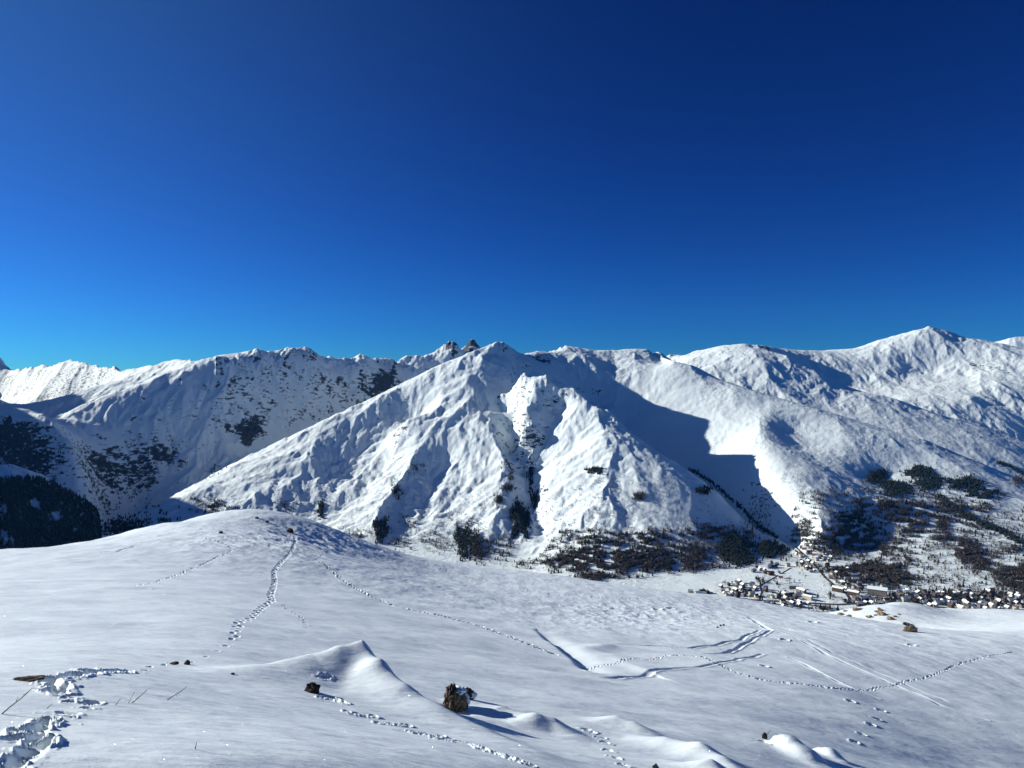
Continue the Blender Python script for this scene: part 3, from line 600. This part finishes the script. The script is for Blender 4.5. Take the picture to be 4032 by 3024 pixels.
for e, n, k, t in (((840,1995,95,45),300,'mixed',0),((480,2080,110,45),380,'conifer',None),((620,2040,110,50),160,'conifer',.1),((1500,2085,32,48),280,'conifer',None),((1265,2010,14,40),70,'conifer',None),((1120,2000,60,40),60,'mixed',0),
                   ((1640,1845,45,22),40,'bare',0),((1560,1935,22,34),60,'mixed',None),((1610,2050,60,40),60,'mixed',.1),((2048,2045,38,66),520,'conifer',None),((2000,1925,26,16),60,'mixed',None),((1965,1970,22,20),60,'mixed',None),((2012,1880,18,40),30,'mixed',None),((2110,1968,14,34),70,'conifer',None),((2088,1862,10,22),22,'conifer',None),((2090,1900,10,60),40,'conifer',None),
                   ((1830,2130,38,55),260,'conifer',None),((1880,2150,26,55),200,'mixed',None),((1950,2165,70,45),300,'mixed',0),((1760,2130,90,50),160,'bare',.1),((1690,2130,60,40),100,'bare',.1),((1400,2110,80,30),90,'bare',.1),((1560,2150,70,30),100,'mixed',.1),((1800,2060,120,50),100,'bare',.2),
                   ((2344,1853,34,13),80,'conifer',None),((2770,1935,28,16),80,'conifer',None),((2515,1957,28,15),70,'bare',None),((2900,2165,62,62),800,'conifer',None),((3020,2160,50,26),240,'conifer',None),((2350,2130,110,40),360,'mixed',0),((2230,2210,60,30),240,'mixed',-.05),((2550,2130,90,40),200,'mixed',.05),((2800,2100,120,40),260,'mixed',.02),((2420,2210,300,50),2800,'mixed',-.03),((2330,2270,90,16),160,'mixed',None),((2560,2190,150,60),520,'mixed',-.02),((2740,2190,60,60),260,'bare',None),((2960,2100,60,40),120,'mixed',0),((2640,2230,60,30),200,'conifer',-.1)):
    plant(*ell(*e, int(n*1.9)), k, MC, 9, 15, t)
plant(*poly([(2250,1880),(2600,1850),(2900,2050),(2950,2150),(2150,2150),(2120,2000)], 2400), 'bare', MC, 4, 9, .03)
plant(*poly([(2200,2090),(2900,2080),(2960,2220),(2700,2260),(2350,2290),(2100,2220)], 5500), 'mixed', MC, 9, 14, .03)
plant(*poly([(1500,1800),(2000,1800),(2000,2150),(1300,2100)], 2600), 'bare', MC, 3, 6, .05)
plant(*band([(2720,1850),(2800,1900),(2900,1985),(2990,2075),(3060,2120)], 5, 420), 'conifer', MC, 9, 14)
plant(*ell(2990,2030,60,90,150), 'mixed', MR, 7, 12)
plant(*poly([(3060,1880),(3400,1780),(3500,1900),(3200,2000)], 350), 'bare', MR, 4, 8, .05)
for e, n, k, t in (((3460,1880,45,30),330,'conifer',None),((3530,1925,60,30),380,'conifer',None),((3625,1862,52,24),360,'conifer',None),((3660,1905,60,28),330,'conifer',None),((3800,1905,70,26),400,'conifer',None),((3880,1950,70,36),420,'conifer',-.1),((4010,1895,28,20),120,'bare',None),((3350,2050,60,40),420,'conifer',-.1),((3560,2030,80,40),460,'mixed',-.1),
                   ((3800,2170,50,50),800,'bare',-.3),((3850,2210,60,50),600,'mixed',-.3),((3990,2270,80,60),1400,'mixed',-.3),((3990,2160,40,20),200,'bare',-.1),((3400,2250,170,34),2200,'mixed',-.25),((3500,2290,140,24),700,'mixed',-.2),((3700,2120,60,30),300,'bare',-.1),((3600,2080,60,20),300,'bare',-.1),((3480,1990,140,40),800,'mixed',-.02),((3250,1960,70,30),90,'bare',.1),((3050,2170,60,25),260,'conifer',None),((3160,2110,70,55),420,'bare',0),((3700,2040,250,80),1800,'mixed',.03),((3330,2130,160,70),2200,'mixed',-.05),((3520,2160,110,60),420,'mixed',.05),((3780,2000,130,60),300,'mixed',0)):
    plant(*ell(*e, int(n*1.5)), k, MR, 9, 15, t)
plant(*poly([(3150,1940),(3450,1880),(4032,2000),(4032,2330),(3600,2310),(3200,2180),(3110,2050)], 8000), 'mixed', MR, 8, 13, .03)
plant(*band([(3930,1820),(3980,1840),(4040,1872)], 5, 300), 'conifer', MR, 10, 15)
plant(*band([(3690,1950),(3780,2020),(3880,2070),(3960,2100),(4040,2150)], 9, 620), 'conifer', MR, 9, 15)
plant(*band([(3160,1700),(3400,1700),(3640,1745),(3860,1830)], 5, 60), 'bare', MR, 6, 9)
for L in ([(3375,2110),(3330,2150),(3305,2180)],[(3460,2070),(3560,2190),(3580,2210)],[(3440,2130),(3490,2190)],[(3690,2060),(3750,2130)],[(2560,2080),(2640,2220)]): plant(*band(L, 4, 110), 'mixed', MR, 9, 14)
VT = []
for e, n in (((2990,2290,22,14),22),((2890,2305,20,8),6),((3060,2300,80,30),26),((3100,2200,30,14),20),((3200,2230,80,50),46),((3350,2290,100,50),110),((3480,2340,80,30),60),((3750,2350,280,34),520),((3270,2352,12,12),12),((3100,2345,160,18),36),((3240,2400,60,10),46),((2850,2300,8,6),4),((3390,2325,14,4),8)):
    VT.append(ell(*e, n))
for q in VT: plant(*q, 'mixed', 'village', 9, 17)

# ------------------------------------------------------------------ village
roads = []
def ribbon(name, P_, w, label, lift=.6):
    q = []
    for a, b in zip(P_[:-1], P_[1:]):
        for t in np.linspace(0, 1, 9)[:-1]: q.append((a[0]+(b[0]-a[0])*t, a[1]+(b[1]-a[1])*t))
    q.append(P_[-1]); x, y, z, ok = T.hit([p[0] for p in q], [p[1] for p in q])
    C_ = np.c_[x, y]; d = np.gradient(C_, axis=0); n = np.c_[-d[:,1], d[:,0]]/np.hypot(*d.T)[:,None]
    V = []; Fc = []
    for k, sd_ in enumerate(np.linspace(-1, 1, 4)):
        e = C_+n*w/2*sd_; zz = np.maximum(T.z_at(e[:,0], e[:,1]), T.z_at(C_[:,0], C_[:,1])-.5)+lift
        V += [(a, b, c) for (a, b), c in zip(e, zz)]
    m = len(C_)
    for k in range(3):
        for i in range(m-1): Fc.append((k*m+i, k*m+i+1, (k+1)*m+i+1, (k+1)*m+i))
    o = mesh_obj(name, V, Fc, M_ROAD); tag(o, kind='structure'); roads.append(C_); return o
ribbon('road', [(2830,2353),(2950,2362),(3060,2368),(3200,2376),(3300,2381),(3420,2374),(3520,2378)], 14, '')
ribbon('road', [(3225,2245),(3250,2275),(3285,2305),(3330,2335),(3345,2355),(3340,2378)], 8, '')
ribbon('road', [(3115,2236),(3060,2268),(3008,2298),(2992,2306),(3000,2330),(2990,2362)], 5, '')
ribbon('road', [(3225,2245),(3190,2205),(3150,2170),(3135,2155)], 6, '')
HS = []
M_DARKROOF = solid('bare_roof', (.06,.055,.055), .7, (.13,.12,.12), .4)
def house_meshes(w, d, h, rh, wall, ov=1.1, top=None):
    a, b = w/2, d/2
    V = [(-a,-b,-3),(a,-b,-3),(a,b,-3),(-a,b,-3),(-a,-b,h),(a,-b,h),(a,b,h),(-a,b,h),(-a,0,h+rh),(a,0,h+rh)]
    Fc = [(0,1,5,4),(2,3,7,6),(1,2,6,9,5),(3,0,4,8,7)]
    me = bpy.data.meshes.new('wall'); me.from_pydata(V, [], Fc); me.materials.append(WALLS[wall])
    A_, B_ = a+ov, b+ov; dz = rh*ov/b; t = .55
    V = []; Fc = []; mi = []
    for z, m in ((0.12, 1), (.35, 0)):
        k = len(V); th = .22 if m else t
        V += [(-A_,-B_,h-dz+z),(A_,-B_,h-dz+z),(A_,0,h+rh+z),(-A_,0,h+rh+z),(A_,B_,h-dz+z),(-A_,B_,h-dz+z)]
        V += [(x_, y_, z_+th) for x_, y_, z_ in V[k:k+6]]
        f = [(0,1,2,3),(3,2,4,5),(6,9,8,7),(9,11,10,8),(0,6,7,1),(5,4,10,11),(1,7,8,2),(2,8,10,4),(0,3,9,6),(3,5,11,9)]
        Fc += [tuple(k+i for i in q) for q in f]; mi += [m]*len(f)
    mr = bpy.data.meshes.new('roof'); mr.from_pydata(V, [], Fc); mr.materials.append(top or M_ROOF); mr.materials.append(M_EAVE); mr.polygons.foreach_set('material_index', mi)
    return me, mr
HP = {}
for wl in WALLS:
    for k, (w, d, h, rh) in enumerate(((13,10,8,4),(17,11,10,4.6),(21,12,12,4.6),(34,12,13,4),(10,8,6,3.6))):
        HP[wl, k, 0] = house_meshes(w, d, h, rh, wl); HP[wl, k, 1] = house_meshes(w, d, h, rh, wl, 1.1, M_DARKROOF)
rh_ = random.Random(5); used = []
def build_house(x, y, z, wl, k, rz, label, group, name='chalet', cat='chalet', sc=1, bare=0):
    r = empty(name, (x, y, z), rz); tag(r, label, cat, group); sc *= .76; r.scale = (sc, sc, sc)
    for nm, me in zip(('wall', 'roof'), HP[wl, k, bare]):
        c = bpy.data.objects.new(nm, me); COL.objects.link(c); c.parent = r
def spot(px, py, cx, cy, rx, ry):
    a = (px-cx)/rx; h = ('far left', 'left', 'middle', 'right', 'far right')[int(min(4, max(0, (a+1)*2.5)))]
    return h if ry < 15 else ('upper ' if py < cy-.2*ry else 'lower ' if py > cy+.3*ry else 'central ')+h
def houses(cx, cy, rx, ry, n, place, group, dirs=(.2, 1.7), walls=('dark timber','dark timber','cream','grey stone'), sizes=(0,0,1,1,2,4)):
    done = tries = 0
    while done < n and tries < n*12:
        tries += 1
        a = rh_.random()*6.283; r = rh_.random()**.5; px = cx+rx*r*math.cos(a); py = cy+ry*r*math.sin(a)
        if px > 4060: continue
        if py > float(fg_top(px))+8: continue
        x, y, z, ok = T.hit(px, py)
        if not ok[0]: continue
        x, y = float(x[0]), float(y[0]); k = rh_.choice(sizes); rad = (6.5,8,10,14,5)[k]
        if any((x-u)**2+(y-v)**2 < (rad+q)**2 for u, v, q in used): continue
        if any(((c-[x, y])**2).sum(1).min() < (rad+3)**2 for c in roads): continue
        used.append((x, y, rad)); wl = rh_.choice(walls); rz = rh_.choice(dirs)+rh_.uniform(-.2, .2)
        zz = float(T.z_at(x, y)[0])
        br = int(rh_.random() < .58)
        build_house(x, y, zz, wl, k, rz, f"{'large ' if k in (2,3) else 'small ' if k == 4 else ''}{wl} chalet, {'dark' if br else 'snowy'} roof, {spot(px, py, cx, cy, rx, ry)} in {place}", group, bare=br)
        done += 1
def one_house(px, py, wl, k, rz, label, name='chalet', cat='chalet', sc=1):
    x, y, z, ok = T.hit(px, py); x, y = float(x[0]), float(y[0]); used.append((x, y, (8,10,12,17,6)[k]*sc))
    build_house(x, y, float(T.z_at(x, y)[0]), wl, k, rz, label, None, name, cat, sc)
one_house(3166,2163,'red-brown timber',1,-.5,'red-brown chalet highest of three in a row at the top of the village')
one_house(3185,2173,'red-brown timber',1,-.5,'red-brown chalet in the middle of three in a row at the top of the village')
one_house(3207,2186,'red-brown timber',1,-.5,'red-brown chalet lowest of three in a row at the top of the village')
one_house(3074,2275,'red-brown timber',1,-.4,'orange-brown chalet standing alone in the snow field beside the thin access road')
one_house(3125,2318,'grey stone',3,-.15,'long grey apartment block with snow roof behind the row of conifers','apartment_block','apartment block')
one_house(3155,2335,'grey stone',3,-1.1,'long grey apartment block running towards the valley road','apartment_block','apartment block',1.1)
one_house(3180,2360,'cream',3,-.9,'cream apartment block nearest the valley road','apartment_block','apartment block',1.0)
one_house(3368,2292,'cream',2,.1,'lower block of the cream stacked hotel beside the village street','hotel','hotel',1.2)
one_house(3365,2275,'dark timber',2,.1,'dark upper block of the stacked hotel beside the village street','hotel','hotel',1.1)
one_house(3455,2345,'grey stone',3,-.55,'long hall with a broad white roof in the middle of the village','hall','hall',1.9)
one_house(3478,2318,'cream',2,.3,'cream house standing behind the long white-roofed hall','hotel','hotel')
one_house(3300,2330,'dark timber',3,-.8,'long dark apartment row beside the village street','apartment_block','apartment block',1.2)
one_house(3360,2345,'dark timber',3,-.8,'long dark apartment row left of the white-roofed hall','apartment_block','apartment block',1.2)
one_house(3565,2370,'cream',2,.2,'tall cream house in front of the long white-roofed hall','hotel','hotel',1.2)
houses(2745,2335,48,9,7,'the hamlet left of the village','chalets of the left hamlet')
houses(2930,2325,100,32,30,'the houses above the valley road','chalets above the valley road')
houses(3110,2352,70,12,12,'the houses by the apartment blocks','chalets by the apartment blocks')
houses(3080,2385,110,12,14,'the houses below the valley road','chalets below the valley road')
houses(3030,2240,80,26,14,'the houses under the wooded spur','chalets under the wooded spur')
houses(3200,2200,75,55,38,'the hamlet under the right mountain','chalets of the upper hamlet')
houses(3340,2290,80,50,34,'the houses along the village street','chalets along the village street')
houses(3440,2370,130,20,26,'the village centre near the hall','chalets of the village centre')
houses(3620,2365,150,34,55,'the rooftops right of the hall','chalets right of the hall')
houses(3880,2370,180,40,75,'the far right village end','chalets at the right end of the village')

# ---- trees out: the 300 that show largest one by one, the rest as forest
TREES = [t for t in TREES if all((t[0]-u)**2+(t[1]-v)**2 > (q*.7)**2 for u, v, q in used)] if len(used) < 10 else TREES
ux = np.array([(u, v, q) for u, v, q in used])
TR = []
for t in TREES:
    if t[5] == 'village' and (((ux[:,0]-t[0])**2+(ux[:,1]-t[1])**2) < (ux[:,2]*.8)**2).any(): continue
    TR.append(t)
score = [t[3]/t[1]*(1.6 if t[5] == 'village' else 1)*(1.25 if t[4] == 'conifer' else 1) for t in TR]
order = np.argsort(score)[::-1]
TM = {}
def tree_mesh(kind, j):
    if (kind, j) not in TM:
        V, Fc, mi = PROTO[kind][j]
        me = bpy.data.meshes.new('pine_tree' if kind == 'conifer' else 'bare_tree'); me.from_pydata(V.tolist(), [], Fc)
        me.materials.append(M_CON if kind == 'conifer' else M_BARE); me.materials.append(M_BARK); me.polygons.foreach_set('material_index', mi)
        TM[kind, j] = me
    return TM[kind, j]
PL = {'village': 'standing among the village houses', MC: 'on the lower slope of the central mountain', MR: 'on the wooded lower slope of the right mountain', SP: 'on the shaded spur at the far left', 'left range': 'on the shaded cliffs of the left range'}
for i in order[:300]:
    x, y, z, h, kind, place = TR[i]
    o = bpy.data.objects.new('pine_tree' if kind == 'conifer' else 'bare_tree', tree_mesh(kind, i % 4)); COL.objects.link(o)
    o.location = (x, y, z); w = rs.uniform(1.0, 1.35)*h; o.scale = (w, w, h); o.rotation_euler = (0, 0, rs.rand()*6.28)
    pxi = CX+F*x/y; pyi = CY-F*z/y
    if place == 'village':
        wh = next(w_ for lim, w_ in ((2960,'at the left end of the village'),(3060,'beside the access road on the snow field'),(3140,'beside the long grey apartment block'),(3200,'between apartment blocks and village street'),(3290,'along the upper village street'),(3360,'around the stacked hotel'),(3440,'left of the white-roofed hall'),(3540,'beside the white-roofed hall'),(3660,'just right of the white-roofed hall'),(3800,'among the rooftops right of the hall'),(3930,'among the rooftops towards the right edge'),(9999,'at the right edge of the village')) if pxi < lim)
        wh = ('upslope ' if pyi < 2300 else 'in front ' if pyi > 2365 else '')+wh
    else: wh = PL[place]+(', upper part' if pyi < 2000 else ', lower part')+(', left' if pxi < {SP: 190}.get(place, 2500 if place == MC else 3550) else ', right')
    big_ = 'tall ' if h > 14 else ''
    tag(o, f"{big_}{'dark conifer' if kind == 'conifer' else 'bare brown tree'} {wh}", 'tree', f"{'conifers' if kind == 'conifer' else 'bare trees'} {PL[place]}")
def forest(name, idx):
    for kind in ('conifer', 'bare'):
        pass
    Vs = []; Fs = []; Ms = []; nV = 0
    for i in idx:
        x, y, z, h, kind, place = TR[i]; V, Fc, mi = PROTO[kind][i % 4]
        a = rs.rand()*6.28; c, s_ = math.cos(a), math.sin(a); w = rs.uniform(1.0, 1.45)*h
        Vs.append(np.c_[(V[:,0]*c-V[:,1]*s_)*w+x, (V[:,0]*s_+V[:,1]*c)*w+y, V[:,2]*h+z])
        Fs.append(np.array(Fc)+nV); nV += len(V); Ms += [m+(0 if kind == 'conifer' else 2) for m in mi]
    V = np.concatenate(Vs).astype(np.float32); Q = np.concatenate(Fs).astype(np.int32)
    me = bpy.data.meshes.new(name); me.vertices.add(len(V)); me.vertices.foreach_set('co', V.ravel())
    me.loops.add(Q.size); me.loops.foreach_set('vertex_index', Q.ravel()); me.polygons.add(len(Q)); me.polygons.foreach_set('loop_start', np.arange(0, Q.size, 3, dtype=np.int32))
    for m in (M_CON, M_BARK, M_BARE, M_BARK): me.materials.append(m)
    me.update(calc_edges=True); me.polygons.foreach_set('material_index', np.array(Ms, dtype=np.int32))
    o = bpy.data.objects.new(name, me); COL.objects.link(o); return o
rest = order[300:]
tag(forest('forest', rest), 'woods of dark conifers and bare trees over the lower mountain slopes', 'forest', kind='stuff')
print('TREES', len(TR), 'HOUSES', len(used))


# ------------------------------------------------------------------ stones, boulders and dry stalks on the near slope
import bmesh
from mathutils import noise as mn
M_RSNOW = solid('snow_on_rock', (.81,.90,.915), .6)
M_DARK = solid('dark_rock', (.018,.016,.015), .85, (.06,.052,.045), 14, .01)
def rock_geo(sx, sy, sz, seed, rough=.28, freq=1.6, strata=0, shape=None, sub=4):
    bm = bmesh.new(); bmesh.ops.create_icosphere(bm, subdivisions=sub, radius=1)
    for v in bm.verts:
        p = v.co.copy(); q = p*freq+Vector((seed*3.7, seed*1.3, seed*2.1))
        d = mn.fractal(q, .8, 2.1, 5)*rough
        c = mn.cell(q*1.4)*.10*rough/.28
        if strata: d += strata*(abs(mn.noise(Vector((p.x*5+seed, p.y*5, p.z*1.1))))-.25)
        p *= 1+d+c
        if shape: p = shape(p)
        v.co = (p.x*sx, p.y*sy, p.z*sz)
    V = [tuple(v.co) for v in bm.verts]; Fc = [[v.index for v in f.verts] for f in bm.faces]; bm.free(); return V, Fc
def ground(px, py):
    x, y, z, ok = G.hit(px, py); return float(x[0]), float(y[0]), float(z[0])
def stone(px, py, wpx, hpx, label, seed, mat=None, deep=1.0, group=None, Y=None, name='rock', cat='rock', snow=None, rot=0, **kw):
    x, y, z = ground(px, py)
    if Y: y = Y; x = (px-CX)/F*y; z = float(G.z_at(x, y)[0])
    w = wpx*y/F/2; h = hpx*y/F
    V, Fc = rock_geo(w, w*deep, h*.75, seed, **kw)
    o = mesh_obj(name, V, Fc, mat or M_DARK, loc=(x, y+w*deep*.5, z+h*.22)); o.rotation_euler = (0, rot, 0); tag(o, label, cat, group)
    if snow:
        for a, b, c, s1, s2, s3 in snow:
            V, Fc = rock_geo(w*s1, w*deep*s2, h*s3, seed+9, .14, 1.2, sub=3); mesh_obj('snow_cap', V, Fc, M_RSNOW, o, True, loc=(w*a, w*deep*b, h*c))
    return o
def tooth(p):
    k = max(0, min(1, (p.x+1)/2)); top = 1.5-.95*k**.6
    z = p.z*top if p.z > 0 else p.z
    return Vector((p.x*(1-.38*max(0, p.z))-.12*max(0, p.z), p.y, z))
# the tall split rock in its wind scoop
tx, ty, tz = ground(1795, 2795)
V, Fc = rock_geo(.155, .12, .20, 3, .22, 2.2, .42, tooth, 5)
big = mesh_obj('rock', V, Fc, M_ROCK, loc=(tx, ty+.05, tz+.10)); tag(big, 'tall jagged brown rock with a snow cap, standing out of the foreground snow', 'rock')
V, Fc = rock_geo(.09, .09, .04, 8, .3, 2.2, sub=4); mesh_obj('snow_cap', V, Fc, M_RSNOW, big, True, loc=(.03, .03, .115))
V, Fc = rock_geo(.055, .08, .09, 12, .22, 1.8, sub=4); mesh_obj('snow_cap', V, Fc, M_RSNOW, big, True, loc=(.115, .06, -.03))
stone(1838, 2722, 60, 34, 'small dark rock with snow heaped on its right, just behind the tall jagged rock', 21, M_DARK, 1.0, Y=ty+1.25, snow=[(.5, .1, .02, .8, .8, .42)])
stone(1228, 2727, 52, 34, 'small black pointed rock left of the snow drift, beside the animal tracks', 5, M_DARK, .9, rough=.35)
stone(1305, 2600, 80, 44, 'rough brown rock sticking out behind the crest of the snow drift', 6, M_ROCK, .7, Y=9.3, rough=.38, strata=.2)
stone(1206, 2640, 22, 14, 'little dark stone on the left shoulder of the snow drift', 7, Y=9.1)
stone(1127, 2660, 12, 9, 'tiny dark stone at the left foot of the snow drift', 8, Y=8.9)
stone(735, 2617, 22, 14, 'small black wedge-shaped stone on the boot track', 9, rough=.35)
stone(682, 2617, 32, 7, 'flat dark stone lying on the boot track', 10)
stone(915, 2656, 14, 6, 'lone tiny stone half sunk in the snow between boot track and drift', 11)
stone(105, 2682, 125, 14, 'long low brown rock edge showing through the snow at the left', 13, M_ROCK, .25, rough=.45, strata=.3, rot=-.10)
stone(2583, 3030, 22, 18, 'small dark rock at the bottom edge of the picture', 14)
stone(3588, 2488, 52, 22, 'pale tan boulder with a long shadow on the right-hand slope', 15, M_PALE, .45, rough=.35, sub=5)
stone(3580, 2464, 44, 9, 'flat dark boulder with a snow lid behind the pale boulder', 16, M_DARK, .5, rot=.25, snow=[(.1, 0, .28, 1.05, 1.0, .32)])
for k, (px, py, w, h, lb) in enumerate(((1010,2042,14,7,'left one of the dark stones on the hilltop'),(1050,2057,14,7,'middle one of the dark stones on the hilltop'),(1140,2096,26,14,'largest dark stone at the hilltop, where the boot track ends'),(868,2100,16,9,'dark stone on the sunlit left shoulder of the hilltop'))):
    stone(px, py, w, h, lb, 30+k, M_DARK, 1, 'dark stones on the hilltop', sub=3)
for k, (px, py, w) in enumerate(((3312,2422,26),(3330,2408,16),(3345,2428,20),(3374,2404,30),(3390,2399,14),(3425,2432,26),(3448,2424,14),(3462,2398,14),(3470,2406,22),(3474,2422,34),(3452,2410,16),(3508,2440,30),(3526,2430,18),(3540,2420,12))):
    stone(px, py, w, w*.32, 'brown rock on the far knoll, '+('largest and leftmost low one','small one near the left top','low one under the left group','wide one at the left top','tiny one at the left summit','wide low one in the middle','low middle one beside the wide one','tiny one at the top middle','top one of the central pile','broadest one of the central pile','upper left one of the central pile','wide low one at the right','small one at the right','rightmost small one')[k], 40+k, M_PALE, .8, 'brown rocks on the far knoll', sub=3, rough=.4)
for k, (px, py) in enumerate(((2826,2472),(2838,2466),(2850,2463))):
    stone(px, py, 9, 6, 'tiny dark tuft poking through snow above the ski turns', 60+k, M_DARK, 1, 'dark tufts above the ski turns', name='grass_tuft', cat='grass tuft', sub=2)
stone(3012, 2910, 20, 22, 'dark shaded hollow under the left end of the snow-covered boulder, modelled as stone', 70, M_DARK, .8, sub=3)  # dark stone put in for the shade of the cavity beside the boulder
def stalk(p0, p1, r, label, extra=()):
    r *= 1.5
    x, y, z = ground(*p0); sc_ = y/F; a = Vector((x, y, z-.02)); L = math.hypot(p1[0]-p0[0], p1[1]-p0[1])*sc_
    b = Vector((x+(p1[0]-p0[0])*sc_, y+.25*L, z+(p0[1]-p1[1])*sc_*1.0+.25*L*(z/y)))
    V = []; Fc = []
    def tube(a, b, r0, r1, n=7):
        d = b-a; u = d.cross(Vector((0,1,.2))).normalized(); v = d.cross(u).normalized(); s0 = len(V)
        for i in range(n):
            t = i/(n-1); c = a+d*t+Vector((0,0,-.03*L*math.sin(math.pi*t)))+u*.02*L*math.sin(5*t)
            for k in range(5):
                an = k*2*math.pi/5; rr = r0+(r1-r0)*t; V.append(tuple(c+(u*math.cos(an)+v*math.sin(an))*rr))
        for i in range(n-1):
            for k in range(5): Fc.append((s0+i*5+k, s0+i*5+(k+1) % 5, s0+i*5+5+(k+1) % 5, s0+i*5+5+k))
    tube(a, b, r, r*.45)
    for t, dx, dz in extra: q = a+(b-a)*t; tube(q, q+Vector((dx*L, 0, dz*L)), r*.5, r*.2, 4)
    o = mesh_obj('grass_stalk', V, Fc, M_STEM); tag(o, label, 'grass stalk', 'dry grass stalks in the foreground snow')
stalk((-8,2812), (100,2706), .0028, 'longest dry stalk, leaning right at the left edge of the picture', ((.55,.02,.12),(.75,.1,.1)))
stalk((172,2789), (199,2771), .0022, 'short bent dry stalk near the boot holes at the left')
stalk((448,2776), (470,2749), .0020, 'short straight dry stalk left of the leaning pair')
stalk((500,2768), (523,2722), .0014, 'thin upright stalk of the leaning pair')
stalk((510,2767), (568,2714), .0026, 'thick stalk of the leaning pair')
stalk((645,2755), (724,2702), .0024, 'long leaning dry stalk with wispy hairs, right of the pair', ((.5,.12,-.06),(.7,.1,.02),(.6,.12,-.1)))
stalk((767,2950), (770,2922), .0022, 'short upright dry stalk alone near the bottom edge')
stalk((3018,2892), (3038,2872), .004, 'curled dry stalk at the left end of the snow-covered boulder')
stalk((1643,2728), (1644,2718), .004, 'tiny upright stalk left of the tall jagged rock')
# vapour trail
vm_, vnt, vb = new_mat('vapour'); vb.inputs['Base Color'].default_value = (.9,.9,.92,1); vb.inputs['Alpha'].default_value = .16
V, Fc = rock_geo(165, 10, 7, 2, .1, 1, sub=3)
ct = mesh_obj('vapour_trail', V, Fc, vm_, smooth=True, loc=((1203-CX)/F*20000, 20000, (CY-1151)/F*20000)); ct.rotation_euler = (0, .03, 0); tag(ct, 'short faint vapour trail in the blue sky above the left range', 'vapour trail')
# ------------------------------------------------------------------ air
hm, hnt, hb = new_mat('thin_air'); hnt.nodes.remove(hb)
pv = N(hnt, 'ShaderNodeVolumePrincipled'); pv.inputs['Color'].default_value = (.10,.40,1,1); pv.inputs['Absorption Color'].default_value = (1,1,1,1); pv.inputs['Density'].default_value = 1.0e-5; pv.inputs['Anisotropy'].default_value = 0
hnt.links.new(pv.outputs[0], hnt.nodes['Material Output'].inputs['Volume'])
x0, x1, y0, y1, z0, z1 = -25000, 14000, -200, 13500, -1900, 1400
V = [(x, y, z) for z in (z0, z1) for y in (y0, y1) for x in (x0, x1)]
hz = mesh_obj('haze', V, [(0,2,3,1),(4,5,7,6),(0,1,5,4),(2,6,7,3),(0,4,6,2),(1,3,7,5)], hm); tag(hz, kind='stuff')
